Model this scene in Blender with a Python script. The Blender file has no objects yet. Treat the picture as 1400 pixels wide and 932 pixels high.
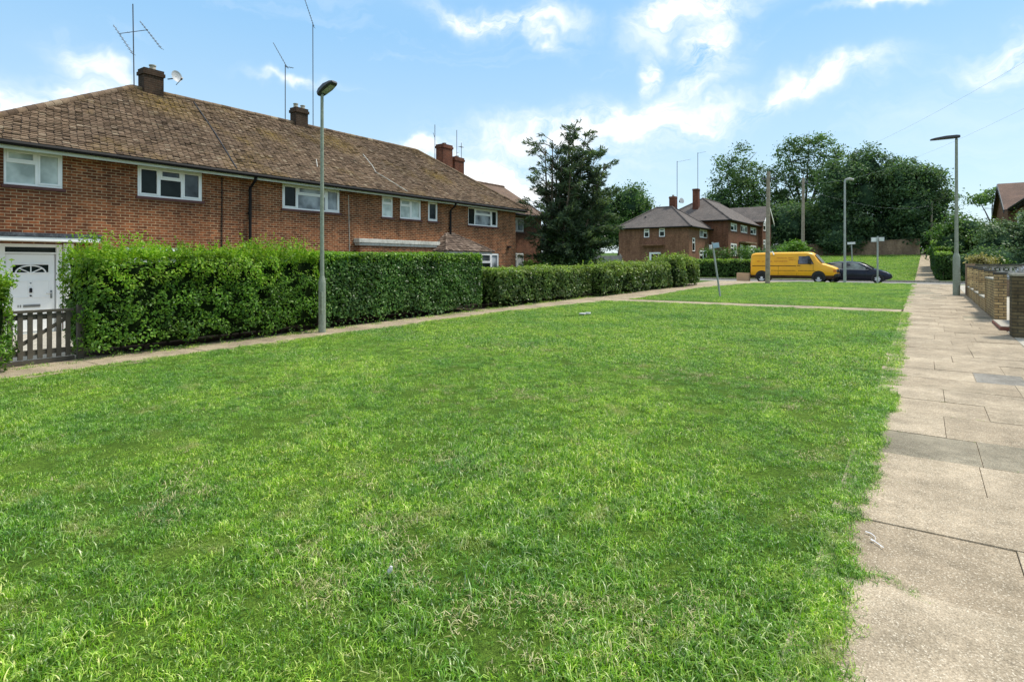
import bpy, bmesh, math, random
import numpy as np
from mathutils import Vector, Matrix, noise

R = random.Random(11)
rng = np.random.default_rng(11)
PI = math.pi
scene = bpy.context.scene
COL = scene.collection
G = 0.0113                       # the street climbs gently away from the camera
CAM_H = 1.8

# terrain profile along the street (x does not matter): road trench with kerb steps, then a rising bank
PROF = [(-90, -1.0), (44.80, .506), (44.81, .40), (52.20, .40), (52.21, .53), (95, 2.95), (130, 4.3), (700, 5.0)]
def gz(y):
    for (a, za), (b, zb) in zip(PROF, PROF[1:]):
        if y <= b:
            return za + (zb - za) * (y - a) / (b - a)
    return PROF[-1][1]

# ------------------------------------------------------------------ materials
class NT:
    def __init__(s, name):
        s.m = bpy.data.materials.new(name); s.m.use_nodes = True
        s.t = s.m.node_tree; s.b = s.t.nodes['Principled BSDF']; s.out = s.t.nodes['Material Output']
    def n(s, kind, **kw):
        nd = s.t.nodes.new('ShaderNode' + kind)
        for k, v in kw.items():
            if k in nd.inputs: nd.inputs[k].default_value = v
            else: setattr(nd, k, v)
        return nd
    def l(s, a, b): s.t.links.new(a, b)
    def pos(s): return s.n('NewGeometry').outputs['Position']
    def island(s): return s.n('NewGeometry').outputs['Random Per Island']
    def noise(s, scale, detail=4, rough=.55, vec=None, dist=0):
        nd = s.n('TexNoise'); nd.inputs['Scale'].default_value = scale; nd.inputs['Detail'].default_value = detail
        nd.inputs['Roughness'].default_value = rough; nd.inputs['Distortion'].default_value = dist
        s.l(vec if vec is not None else s.pos(), nd.inputs['Vector']); return nd.outputs['Fac']
    def ramp(s, fac, stops, interp='LINEAR'):
        nd = s.n('ValToRGB'); cr = nd.color_ramp; cr.interpolation = interp
        while len(cr.elements) > 1: cr.elements.remove(cr.elements[-1])
        cr.elements[0].position = stops[0][0]; cr.elements[0].color = c4(stops[0][1])
        for p, c in stops[1:]:
            e = cr.elements.new(p); e.color = c4(c)
        s.l(fac, nd.inputs['Fac']); return nd.outputs['Color']
    def mix(s, fac, a, b, mode='MIX'):
        nd = s.n('Mix'); nd.data_type = 'RGBA'; nd.blend_type = mode
        for v, i in ((fac, 0), (a, 6), (b, 7)):
            if isinstance(v, (int, float)): nd.inputs[i].default_value = v if i == 0 else (v, v, v, 1)
            elif isinstance(v, tuple): nd.inputs[i].default_value = c4(v)
            else: s.l(v, nd.inputs[i])
        return nd.outputs[2]
    def math(s, op, a, b=0.0):
        nd = s.n('Math'); nd.operation = op
        for v, i in ((a, 0), (b, 1)):
            if isinstance(v, (int, float)): nd.inputs[i].default_value = v
            else: s.l(v, nd.inputs[i])
        return nd.outputs[0]
    def bump(s, h, strength=.4, dist=.01):
        nd = s.n('Bump'); nd.inputs['Strength'].default_value = strength; nd.inputs['Distance'].default_value = dist
        s.l(h, nd.inputs['Height']); s.l(nd.outputs['Normal'], s.b.inputs['Normal'])
    def base(s, c, rough=.6, metal=0, spec=.5):
        if isinstance(c, tuple): s.b.inputs['Base Color'].default_value = c4(c)
        else: s.l(c, s.b.inputs['Base Color'])
        s.b.inputs['Roughness'].default_value = rough; s.b.inputs['Metallic'].default_value = metal
        s.b.inputs['Specular IOR Level'].default_value = spec
def c4(c):
    return (c[0], c[1], c[2], 1) if len(c) == 3 else c
def sc(c, k): return tuple(x * k for x in c)

def paint(name, c, rough=.5, metal=0, var=.25, scale=2.5, spec=.4, bump=0, grime=None):
    t = NT(name)
    f = t.noise(scale, 5, .6)
    col = t.ramp(f, [(.3, sc(c, 1 - var)), (.7, sc(c, 1 + var * .5))])
    if grime:
        g = t.ramp(t.noise(scale * 3.3, 6, .7), [(.45, (0, 0, 0)), (.72, (1, 1, 1))])
        col = t.mix(g, col, grime)
    t.base(col, rough, metal, spec)
    if bump: t.bump(t.noise(scale * 25, 3), bump, .004)
    return t.m

def brick(name, c1, c2, mortar, stain=(.3, 1.1), bw=.225, rh=.075, ms=.009):
    t = NT(name)
    uv = t.n('UVMap').outputs['UV']
    b = t.n('TexBrick'); t.l(uv, b.inputs['Vector'])
    b.inputs['Scale'].default_value = 1; b.inputs['Brick Width'].default_value = bw; b.inputs['Row Height'].default_value = rh
    b.inputs['Mortar Size'].default_value = ms; b.inputs['Mortar Smooth'].default_value = .3; b.inputs['Bias'].default_value = -.1
    b.inputs['Color1'].default_value = c4(c1); b.inputs['Color2'].default_value = c4(c2); b.inputs['Mortar'].default_value = c4(mortar)
    wn = t.noise(.55, 4, .6); w2 = t.noise(9, 3, .6)
    col = t.mix(1.0, b.outputs['Color'], t.ramp(wn, [(.3, (stain[0] + .35,) * 3), (.68, (stain[1], stain[1], stain[1] * .96))]), 'MULTIPLY')
    col = t.mix(.8, col, t.ramp(w2, [(.3, (.62, .6, .58)), (.72, (1.25, 1.22, 1.15))]), 'MULTIPLY')
    # rain-darkened vertical streaks and pale lime bloom
    mp = t.n('Mapping'); mp.inputs['Scale'].default_value = (1.7, 1.7, .25); t.l(t.pos(), mp.inputs['Vector'])
    st = t.ramp(t.noise(1.6, 5, .65, mp.outputs['Vector']), [(.38, (.62, .6, .6)), (.56, (1, 1, 1))])
    col = t.mix(.75, col, st, 'MULTIPLY')
    t.base(col, .9, 0, .2)
    t.bump(t.math('MULTIPLY', b.outputs['Fac'], -1), .6, .008)
    return t.m

def tiles_mat(name, stops, moss, mossamt):
    t = NT(name)
    col = t.ramp(t.island(), stops)
    col = t.mix(1, col, t.ramp(t.noise(.6, 5, .6), [(.3, (.72, .7, .7)), (.7, (1.15, 1.1, 1.05))]), 'MULTIPLY')
    col = t.mix(.8, col, t.ramp(t.noise(22, 4, .65), [(.3, (.6, .6, .6)), (.7, (1.3, 1.28, 1.2))]), 'MULTIPLY')
    # moss and lichen gather in patches
    m = t.math('MULTIPLY', t.ramp(t.noise(.42, 5, .7), [(.52, (0, 0, 0)), (.7, (1, 1, 1))]), t.ramp(t.noise(14, 5, .7), [(.42, (0, 0, 0)), (.6, (1, 1, 1))]))
    pz = t.pos()
    for c, rad in (((-21.5, 9.7, 7.3), 1.5), ((-21.2, 16.7, 7.1), 1.3), ((-20.6, 13.2, 6.8), .8), ((-19.6, 21.5, 6.2), 1.0)):
        vd = t.n('VectorMath'); vd.operation = 'DISTANCE'; t.l(pz, vd.inputs[0]); vd.inputs[1].default_value = c
        q = t.math('MAXIMUM', t.math('SUBTRACT', 1, t.math('DIVIDE', vd.outputs['Value'], rad)), 0)
        m = t.math('ADD', m, t.math('MULTIPLY', q, t.ramp(t.noise(9, 4, .7), [(.38, (0, 0, 0)), (.6, (1, 1, 1))])))
    m = t.math('MINIMUM', m, 1.0)
    col = t.mix(t.math('MULTIPLY', m, mossamt), col, moss)
    li = t.ramp(t.noise(55, 2, .5), [(.66, (0, 0, 0)), (.74, (1, 1, 1))])
    col = t.mix(t.math('MULTIPLY', li, .35), col, (.42, .38, .28))
    t.base(col, .92, 0, .15)
    t.bump(t.noise(60, 3), .4, .004)
    return t.m

def flat_roof_tiles(name, c1, c2):
    t = NT(name)
    uv = t.n('UVMap').outputs['UV']
    b = t.n('TexBrick'); t.l(uv, b.inputs['Vector'])
    b.inputs['Scale'].default_value = 1; b.inputs['Brick Width'].default_value = .2; b.inputs['Row Height'].default_value = .13
    b.inputs['Mortar Size'].default_value = .012; b.inputs['Color1'].default_value = c4(c1); b.inputs['Color2'].default_value = c4(c2)
    b.inputs['Mortar'].default_value = c4(sc(c1, .45))
    col = t.mix(.9, b.outputs['Color'], t.ramp(t.noise(.9, 5, .6), [(.3, (.7, .7, .7)), (.7, (1.2, 1.15, 1.1))]), 'MULTIPLY')
    t.base(col, .85, 0, .25)
    t.bump(t.math('MULTIPLY', b.outputs['Fac'], -1), .6, .02)
    return t.m

def leaf_mat(name, stops, trans=.3, rough=.45, nscale=1.4, tcol=None, var=(.55, 1.25)):
    t = NT(name)
    col = t.ramp(t.island(), stops)
    col = t.mix(1, col, t.ramp(t.noise(nscale, 3, .5), [(.3, (var[0],) * 3), (.7, (var[1], var[1], var[1] * .9))]), 'MULTIPLY')
    t.base(col, rough, 0, .25)
    if trans:
        tr = t.n('BsdfTranslucent'); t.l(t.mix(1, col, tcol or (1.2, 1.25, .55), 'MULTIPLY'), tr.inputs['Color'])
        mx = t.n('MixShader'); mx.inputs[0].default_value = trans
        t.l(t.b.outputs[0], mx.inputs[1]); t.l(tr.outputs[0], mx.inputs[2]); t.l(mx.outputs[0], t.out.inputs['Surface'])
    return t.m

def glass(name, c=(.02, .025, .025), rough=.04, blot=None):
    t = NT(name)
    col = t.ramp(t.noise(1.7, 3, .5), [(.35, sc(c, .6)), (.65, blot or sc(c, 1.5))])
    t.base(col, rough, 0, .32)
    return t.m

M = {}
M['brick'] = brick('brick_red_brown', (.14, .045, .021), (.37, .125, .051), (.48, .35, .22), ms=.0095)
M['brick_far'] = brick('brick_far_brown', (.20, .088, .055), (.30, .14, .085), (.30, .21, .15), (.45, 1.1))
M['brick_set'] = brick('brick_setback', (.13, .05, .032), (.24, .095, .055), (.25, .165, .12), (.45, 1.1))
M['brick_yellow'] = brick('brick_yellow_stock', (.62, .46, .24), (.40, .27, .14), (.19, .16, .11), (.35, 1.15), ms=.013)
M['brick_chim'] = brick('brick_chimney_sooty', (.075, .045, .03), (.05, .035, .026), (.09, .07, .055))
M['brick_chim_red'] = brick('brick_chimney_red', (.20, .066, .036), (.14, .045, .026), (.2, .13, .1))
M['brick_mossy'] = brick('brick_mossy_dark', (.20, .16, .09), (.13, .10, .06), (.09, .08, .055), (.35, 1.1), ms=.013)
M['brick_old'] = brick('brick_old_garden', (.28, .18, .125), (.38, .27, .19), (.34, .29, .22), (.3, 1.15))
M['tile'] = tiles_mat('roof_tiles_brown', [(0, (.075, .052, .036)), (.12, (.135, .094, .065)), (.3, (.165, .116, .080)), (.7, (.187, .134, .094)), (.93, (.21, .157, .112)), (1, (.28, .23, .17))], (.26, .175, .04), .85)
M['roof_grey'] = flat_roof_tiles('roof_tiles_grey', (.125, .108, .10), (.165, .145, .134))
M['roof_brown'] = flat_roof_tiles('roof_tiles_plain_brown', (.20, .132, .092), (.155, .10, .072))
M['roof_red'] = flat_roof_tiles('roof_tiles_red', (.14, .088, .066), (.175, .112, .086))
M['porch_tile'] = tiles_mat('porch_tiles', [(0, (.10, .074, .06)), (.5, (.18, .135, .11)), (1, (.26, .205, .17))], (.2, .16, .06), .2)
M['white'] = paint('white_upvc', (.90, .89, .86), .35, var=.04)
M['offwhite'] = paint('weathered_white_paint', (.62, .60, .53), .6, var=.25, grime=(.33, .31, .25))
M['soffit'] = paint('soffit_paint', (.58, .60, .50), .6, var=.15)
M['black'] = paint('black_plastic', (.018, .018, .02), .45, var=.3)
M['gutter'] = paint('gutter_black', (.011, .010, .010), .65, var=.3, spec=.2)
M['sill'] = paint('quarry_tile_sill', (.105, .035, .028), .5, var=.3)
M['felt'] = paint('roofing_felt', (.045, .052, .062), .8, var=.4, grime=(.14, .15, .16))
M['concrete'] = paint('concrete', (.45, .41, .34), .9, var=.25, scale=4, bump=.4, grime=(.22, .21, .15))
M['step_red'] = paint('red_step', (.25, .105, .075), .8, var=.3)
M['glass'] = glass('window_glass', (.012, .017, .015), .08)
M['glass'].node_tree.nodes['Principled BSDF'].inputs['Specular IOR Level'].default_value = .14
M['glass_sky'] = glass('window_glass_painted_sky', (.03, .034, .036), .02, (.10, .115, .125))  # pale blotches painted in as reflected sky
M['net'] = glass('net_curtain_behind_glass', (.52, .60, .55), .15, (.72, .78, .73))
M['net_dark'] = glass('grey_curtain_behind_glass', (.12, .14, .15), .08, (.42, .45, .47))
M['door_red'] = paint('dark_red_door', (.09, .02, .016), .4)
M['metal'] = paint('brushed_metal', (.42, .42, .42), .35, .8)
M['aerial'] = paint('aerial_metal', (.11, .11, .12), .5, .5)
M['dish'] = paint('dish_grey', (.42, .43, .44), .5)
M['lamp_green'] = paint('lamp_post_paint', (.26, .29, .23), .55, var=.2, scale=6, grime=(.16, .17, .12))
M['galv'] = paint('galvanised_post', (.36, .38, .36), .55, .2, var=.2)
M['lamp_dark'] = paint('lamp_head', (.028, .03, .036), .4)
M['lamp_glass'] = glass('lamp_lens', (.25, .26, .24), .2)
M['wood_pole'] = paint('weathered_pole_wood', (.31, .26, .20), .9, var=.4, scale=5, bump=.3)
M['gate_wood'] = paint('dark_stained_wood', (.092, .078, .058), .85, var=.35, scale=7, bump=.3)
M['fence_wood'] = paint('silvered_fence_wood', (.27, .26, .23), .9, var=.3, scale=3)
M['card'] = paint('cardboard', (.50, .33, .20), .85, var=.12, scale=2)
M['van'] = paint('van_yellow', (.92, .44, .014), .38, var=.12, scale=1.2, spec=.5)
M['van_roof'] = paint('van_roof_pale', (.82, .45, .06), .5, var=.1)  # paler yellow for the roof panels
M['van_dirt_shade'] = paint('van_lower_skirt', (.06, .032, .016), .8, var=.5, scale=4)
M['rust'] = paint('faded_red_lettering', (.55, .17, .025), .6)
M['car_blue'] = paint('car_navy', (.012, .014, .026), .22, .3, var=.2)
M['car_silver'] = paint('car_silver', (.50, .52, .55), .28, .6, var=.08)
M['tyre'] = paint('tyre_rubber', (.02, .02, .02), .9)
M['hub'] = paint('hub_silver', (.72, .73, .74), .45, .1)
M['car_glass'] = glass('car_glass', (.07, .09, .088), .05, (.24, .29, .275))
M['van_glass'] = glass('van_cab_glass', (.10, .10, .13), .08, (.24, .23, .28))
M['chrome'] = paint('bright_trim', (.6, .62, .62), .25, .7)
M['orange'] = paint('indicator_orange', (.7, .2, .02), .3)
M['sign_blue'] = paint('sign_face_pale_blue', (.35, .48, .58), .4)
M['sign_white'] = paint('sign_face_white', (.74, .75, .75), .4)
M['sign_back'] = paint('sign_back_grey', (.30, .31, .32), .5, .3)
M['coping'] = paint('coping_concrete', (.40, .37, .30), .9, var=.3, scale=5, grime=(.09, .09, .07))
M['cap_dark'] = paint('pier_cap_dark', (.07, .068, .058), .9, var=.4, scale=5)
M['screen'] = paint('screen_block_concrete', (.40, .40, .38), .9, var=.35, scale=4, grime=(.22, .22, .2))
M['bark'] = paint('bark', (.085, .068, .05), .95, var=.4, scale=5, bump=.4)
M['bark_pale'] = paint('bark_conifer', (.14, .11, .075), .95, var=.4, scale=5, bump=.4)
M['stem'] = paint('hedge_stem', (.07, .05, .035), .95, var=.4, scale=9)
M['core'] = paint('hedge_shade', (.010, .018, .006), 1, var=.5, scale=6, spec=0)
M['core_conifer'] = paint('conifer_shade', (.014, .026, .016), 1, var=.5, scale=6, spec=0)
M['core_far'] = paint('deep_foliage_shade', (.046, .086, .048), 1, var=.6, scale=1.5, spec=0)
M['chalk'] = paint('white_paint_mark', (.55, .56, .58), .8, var=.1)
M['litter'] = paint('litter_white', (.58, .58, .56), .7, var=.1)
M['wire'] = paint('overhead_wire', (.50, .54, .58), .7)
# foliage
M['privet'] = leaf_mat('privet_leaves', [(0, (.034, .095, .012)), (.35, (.078, .19, .018)), (.7, (.135, .285, .026)), (1, (.23, .39, .05))], .36)
M['privet_new'] = leaf_mat('privet_new_growth', [(0, (.13, .29, .015)), (.5, (.23, .42, .025)), (1, (.40, .54, .08))], .45)
M['laurel'] = leaf_mat('laurel_leaves', [(0, (.036, .095, .022)), (.5, (.080, .18, .037)), (.85, (.13, .25, .054)), (1, (.23, .33, .12))], .3, .38)
M['laurel_top'] = leaf_mat('laurel_top_leaves', [(0, (.09, .2, .02)), (.5, (.18, .34, .03)), (1, (.28, .44, .06))], .38, .4)  # brighter leaf colour for the top of the squared hedge
M['mixhedge'] = leaf_mat('mixed_hedge_leaves', [(0, (.03, .07, .015)), (.5, (.078, .15, .028)), (.85, (.15, .23, .055)), (1, (.30, .35, .15))], .28, .38)
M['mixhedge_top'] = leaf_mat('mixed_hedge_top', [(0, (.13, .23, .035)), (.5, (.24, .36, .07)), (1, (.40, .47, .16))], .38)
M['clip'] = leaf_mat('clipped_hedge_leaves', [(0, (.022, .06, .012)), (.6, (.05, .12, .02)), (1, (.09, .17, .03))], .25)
M['clip_top_lit'] = leaf_mat('clipped_hedge_lit_top', [(0, (.15, .28, .03)), (.6, (.25, .40, .05)), (1, (.32, .48, .09))], .35)  # bright leaf colour paints the sunlit tops of clipped hedges
M['tree_a'] = leaf_mat('broadleaf_dark', [(0, (.052, .105, .044)), (.5, (.10, .19, .072)), (.85, (.165, .27, .10)), (1, (.24, .34, .17))], .42, .6, .35)
M['tree_b'] = leaf_mat('broadleaf_deep', [(0, (.048, .098, .052)), (.5, (.09, .17, .082)), (.9, (.15, .245, .112)), (1, (.23, .32, .18))], .42, .6, .35)
M['tree_c'] = leaf_mat('broadleaf_mid', [(0, (.045, .10, .025)), (.5, (.085, .18, .04)), (1, (.16, .26, .075))], .35, .5, .5)
M['tree_grey'] = leaf_mat('greygreen_leaves', [(0, (.07, .13, .06)), (.5, (.15, .25, .11)), (1, (.26, .36, .2))], .25, .5, .6)
M['shrub'] = leaf_mat('bright_shrub_leaves', [(0, (.07, .17, .02)), (.5, (.12, .26, .03)), (1, (.2, .36, .06))], .35)
M['yellowleaf'] = leaf_mat('yellow_shrub_leaves', [(0, (.27, .25, .09)), (1, (.46, .41, .20))], .3)
M['conifer'] = leaf_mat('conifer_sprays', [(0, (.036, .07, .045)), (.5, (.082, .135, .08)), (.85, (.14, .20, .11)), (1, (.20, .26, .15))], .4, .6, .8)
M['ivy'] = leaf_mat('ivy_leaves', [(0, (.018, .05, .014)), (.6, (.04, .09, .022)), (1, (.09, .15, .04))], .2, .4)

def ground_mats():
    # lawn soil/thatch under the blades
    t = NT('lawn_thatch')
    a = t.noise(.55, 5, .6); b = t.noise(2.3, 5, .62); c = t.noise(42, 3, .6)
    col = t.ramp(b, [(.28, (.045, .10, .014)), (.5, (.085, .17, .022)), (.66, (.15, .23, .045)), (.76, (.36, .33, .16))])
    col = t.mix(.55, col, t.ramp(a, [(.35, (.06, .12, .018)), (.65, (.13, .22, .03))]))
    col = t.mix(1, col, t.ramp(c, [(.3, (.45, .48, .4)), (.7, (1.35, 1.3, 1.2))]), 'MULTIPLY')
    col = t.mix(.8, col, t.ramp(t.noise(170, 4, .7), [(.36, (.25, .27, .22)), (.6, (1.5, 1.45, 1.3))]), 'MULTIPLY')
    t.base(col, .95, 0, .1); t.bump(t.noise(120, 3), .8, .03); M['lawn'] = t.m
    t = NT('far_ground')
    col = t.ramp(t.noise(.3, 5, .6), [(.3, (.04, .085, .015)), (.7, (.10, .16, .035))])
    col = t.mix(1, col, t.ramp(t.noise(12, 3), [(.3, (.6, .6, .6)), (.7, (1.3, 1.3, 1.2))]), 'MULTIPLY')
    t.base(col, .95, 0, .1); M['ground'] = t.m
    t = NT('soil_bed')
    col = t.ramp(t.noise(9, 5, .65), [(.3, (.045, .035, .022)), (.7, (.12, .095, .06))])
    t.base(col, 1, 0, .1); t.bump(t.noise(40, 3), .7, .02); M['soil'] = t.m
    # pale exposed-aggregate paving slabs
    def slab(name, stops, tint, vs=92, light=(.72, .63, .49)):
        t = NT(name)
        vor = t.n('TexVoronoi'); vor.inputs['Scale'].default_value = vs; t.l(t.pos(), vor.inputs['Vector'])
        peb = t.ramp(vor.outputs['Distance'], [(.2, (1, 1, 1)), (.5, (0, 0, 0))])
        sel = t.ramp(t.noise(46, 3, .7), [(.48, (0, 0, 0)), (.60, (1, 1, 1))])
        col = t.ramp(t.island(), stops)
        col = t.mix(1, col, t.ramp(t.noise(1.3, 6, .65), [(.3, (.62, .60, .56)), (.66, (1.18, 1.16, 1.13))]), 'MULTIPLY')
        col = t.mix(.7, col, t.ramp(t.noise(5.5, 6, .7), [(.32, (.66, .65, .62)), (.6, (1.12, 1.1, 1.08))]), 'MULTIPLY')
        col = t.mix(1, col, t.ramp(t.noise(95, 4, .75), [(.34, (.52, .50, .47)), (.62, (1.24, 1.22, 1.18))]), 'MULTIPLY')
        col = t.mix(t.math('MULTIPLY', t.math('MULTIPLY', peb, sel), .85), col, light)
        # damp / algae stains
        col = t.mix(t.math('MULTIPLY', t.ramp(t.noise(.8, 5, .6), [(.56, (0, 0, 0)), (.72, (1, 1, 1))]), .45), col, tint)
        t.base(col, .88, 0, .25)
        t.bump(t.math('ADD', t.math('MULTIPLY', vor.outputs['Distance'], -1), t.noise(130, 2)), .5, .006)
        return t.m
    M['slab'] = slab('paving_slab_aggregate', [(0, (.345, .288, .215)), (.5, (.38, .32, .242)), (1, (.42, .358, .275))], (.23, .195, .135))
    M['slab_dark'] = slab('paving_slab_grey', [(0, (.27, .245, .19)), (1, (.30, .27, .21))], (.16, .18, .10), 92, (.34, .32, .25))
    M['slab_blue'] = slab('paving_slab_bluegrey', [(0, (.24, .238, .215)), (1, (.26, .25, .23))], (.2, .21, .2), 92, (.32, .32, .31))
    M['path'] = slab('footpath_concrete', [(0, (.34, .285, .205)), (1, (.39, .33, .24))], (.20, .17, .11))
    t = NT('asphalt_pale')
    col = t.ramp(t.noise(.7, 5, .6), [(.3, (.19, .185, .175)), (.7, (.28, .27, .255))])
    col = t.mix(1, col, t.ramp(t.noise(90, 2, .6), [(.3, (.7, .7, .7)), (.7, (1.25, 1.25, 1.25))]), 'MULTIPLY')
    t.base(col, .9, 0, .2); M['road'] = t.m
    # grass blades
    t = NT('grass_blades')
    isl = t.island(); pos = t.pos()
    col = t.ramp(isl, [(0, (.048, .135, .012)), (.28, (.135, .31, .022)), (.56, (.245, .455, .040)), (.8, (.38, .59, .105)), (.93, (.54, .68, .26)), (1, (.78, .77, .50))])  # palest blades painted as highlights, darkest as shaded gaps
    big = t.noise(.55, 5, .6); mid = t.noise(2.3, 5, .62); sm = t.noise(5.5, 4, .6)
    col = t.mix(1, col, t.ramp(big, [(.34, (.66, .80, .86)), (.62, (1.24, 1.12, .9))]), 'MULTIPLY')
    col = t.mix(.9, col, t.ramp(sm, [(.34, (.60, .70, .72)), (.62, (1.2, 1.15, 1.03))]), 'MULTIPLY')
    col = t.mix(.9, col, t.ramp(t.noise(15, 4, .65), [(.36, (.48, .56, .58)), (.58, (1.2, 1.17, 1.1))]), 'MULTIPLY')  # fine noise paints dark pockets of shade between clumps
    col = t.mix(t.ramp(mid, [(.57, (0, 0, 0)), (.72, (.85, .85, .85))]), col, t.ramp(isl, [(0, (.24, .34, .06)), (.5, (.38, .42, .14)), (1, (.62, .54, .30))]))
    t.base(col, .33, 0, .5)
    tr = t.n('BsdfTranslucent'); t.l(t.mix(1, col, (1.25, 1.3, .6), 'MULTIPLY'), tr.inputs['Color'])
    mx = t.n('MixShader'); mx.inputs[0].default_value = .38
    t.l(t.b.outputs[0], mx.inputs[1]); t.l(tr.outputs[0], mx.inputs[2]); t.l(mx.outputs[0], t.out.inputs['Surface'])
    M['blade'] = t.m
    t = NT('dead_grass')
    t.base(t.ramp(t.island(), [(0, (.16, .22, .04)), (.4, (.34, .33, .13)), (1, (.58, .52, .30))]), .6, 0, .2); M['straw'] = t.m
ground_mats()

# ------------------------------------------------------------------ mesh helpers
ORG = {}
def tag(o, label=None, cat=None, group=None, kind=None):
    if label: o['label'] = label
    if cat: o['category'] = cat
    if group: o['group'] = group
    if kind: o['kind'] = kind
    return o
def thing(name, label, cat, loc, group=None):
    o = bpy.data.objects.new(name, None); o.empty_display_size = .2; COL.objects.link(o)
    o.location = loc; ORG[o.name] = Vector(loc)
    return tag(o, label, cat, group)

class Fr:
    """a local frame: a runs along r, b along the outward normal n, c up"""
    def __init__(s, o=(0, 0, 0), r=(1, 0, 0), n=(0, 1, 0), up=(0, 0, 1)):
        s.o = Vector(o); s.r = Vector(r); s.n = Vector(n); s.u = Vector(up)
    def p(s, a, b, c): return s.o + s.r * a + s.n * b + s.u * c
W = Fr()

class MB:
    def __init__(s): s.v = []; s.f = []; s.m = []
    def face(s, pts, mi=0):
        i = len(s.v); s.v += [tuple(p) for p in pts]; s.f.append(tuple(range(i, i + len(pts)))); s.m.append(mi)
    def box(s, a0, a1, b0, b1, c0, c1, mi=0, fr=W):
        P = [fr.p(a, b, c) for c in (c0, c1) for (a, b) in ((a0, b0), (a1, b0), (a1, b1), (a0, b1))]
        i = len(s.v); s.v += [tuple(p) for p in P]
        for q in ((0, 3, 2, 1), (4, 5, 6, 7), (0, 1, 5, 4), (1, 2, 6, 5), (2, 3, 7, 6), (3, 0, 4, 7)):
            s.f.append(tuple(i + k for k in q)); s.m.append(mi)
        return s
    def prism(s, poly, b0, b1, mi=0, fr=W):
        """poly in (a, c); extruded from b0 to b1"""
        i = len(s.v); n = len(poly)
        s.v += [tuple(fr.p(a, b0, c)) for a, c in poly] + [tuple(fr.p(a, b1, c)) for a, c in poly]
        s.f.append(tuple(i + k for k in range(n))[::-1]); s.f.append(tuple(i + n + k for k in range(n))); s.m += [mi, mi]
        for k in range(n):
            j = (k + 1) % n; s.f.append((i + k, i + j, i + n + j, i + n + k)); s.m.append(mi)
        return s
    def tube(s, pts, rad, n=8, mi=0, caps=True):
        pts = [Vector(p) for p in pts]
        if not isinstance(rad, (list, tuple)): rad = [rad] * len(pts)
        i0 = len(s.v)
        for k, p in enumerate(pts):
            d = (pts[min(k + 1, len(pts) - 1)] - pts[max(k - 1, 0)]).normalized()
            x = d.orthogonal().normalized() if abs(d.z) > .9 else d.cross(Vector((0, 0, 1))).normalized()
            if abs(d.z) > .9: x = (Vector((1, 0, 0)) - d * d.x).normalized()
            y = d.cross(x)
            for j in range(n):
                a = 2 * PI * j / n
                s.v.append(tuple(p + (x * math.cos(a) + y * math.sin(a)) * rad[k]))
        for k in range(len(pts) - 1):
            for j in range(n):
                j2 = (j + 1) % n
                s.f.append((i0 + k * n + j, i0 + k * n + j2, i0 + (k + 1) * n + j2, i0 + (k + 1) * n + j)); s.m.append(mi)
        if caps:
            s.f.append(tuple(i0 + j for j in range(n))[::-1]); s.m.append(mi)
            s.f.append(tuple(i0 + (len(pts) - 1) * n + j for j in range(n))); s.m.append(mi)
        return s
    def build(s, name, mats, parent=None, loc=None, smooth=False, recalc=True, bevel=0):
        me = bpy.data.meshes.new(name)
        o = bpy.data.objects.new(name, me)
        if parent is not None:
            org = ORG[parent.name]; o.parent = parent
        else:
            org = Vector(loc) if loc is not None else Vector((0, 0, 0)); o.location = org
        ORG[o.name] = org
        me.from_pydata([(x - org.x, y - org.y, z - org.z) for x, y, z in s.v], [], s.f)
        for m in (mats if isinstance(mats, (list, tuple)) else [mats]): me.materials.append(m)
        me.polygons.foreach_set('material_index', s.m)
        if recalc or bevel:
            bm = bmesh.new(); bm.from_mesh(me)
            if recalc: bmesh.ops.recalc_face_normals(bm, faces=bm.faces)
            if bevel:
                es = [e for e in bm.edges if len(e.link_faces) == 2 and e.calc_face_angle(0) > .6]
                bmesh.ops.bevel(bm, geom=es, offset=bevel, segments=2, profile=.6, affect='EDGES', clamp_overlap=True)
            bm.to_mesh(me); bm.free()
        uv = me.uv_layers.new(name='UVMap'); data = np.empty(len(me.loops) * 2, np.float32)
        for p in me.polygons:
            nx, ny, nz = map(abs, p.normal)
            for li in p.loop_indices:
                c = me.vertices[me.loops[li].vertex_index].co + org
                if nz >= nx and nz >= ny: u, v = (c.x, c.y) if p.normal.z > .98 or nx < ny else (c.y, c.x)
                elif nx > ny: u, v = c.y, c.z
                else: u, v = c.x, c.z
                if .25 < nz < .98:
                    v = c.z / max(.2, math.sqrt(1 - nz * nz)); u = c.y if nx > ny else c.x
                data[2 * li] = u; data[2 * li + 1] = v
        uv.data.foreach_set('uv', data)
        if smooth:
            me.shade_smooth()
            me.set_sharp_from_angle(angle=math.radians(38))
        COL.objects.link(o)
        return o

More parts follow.
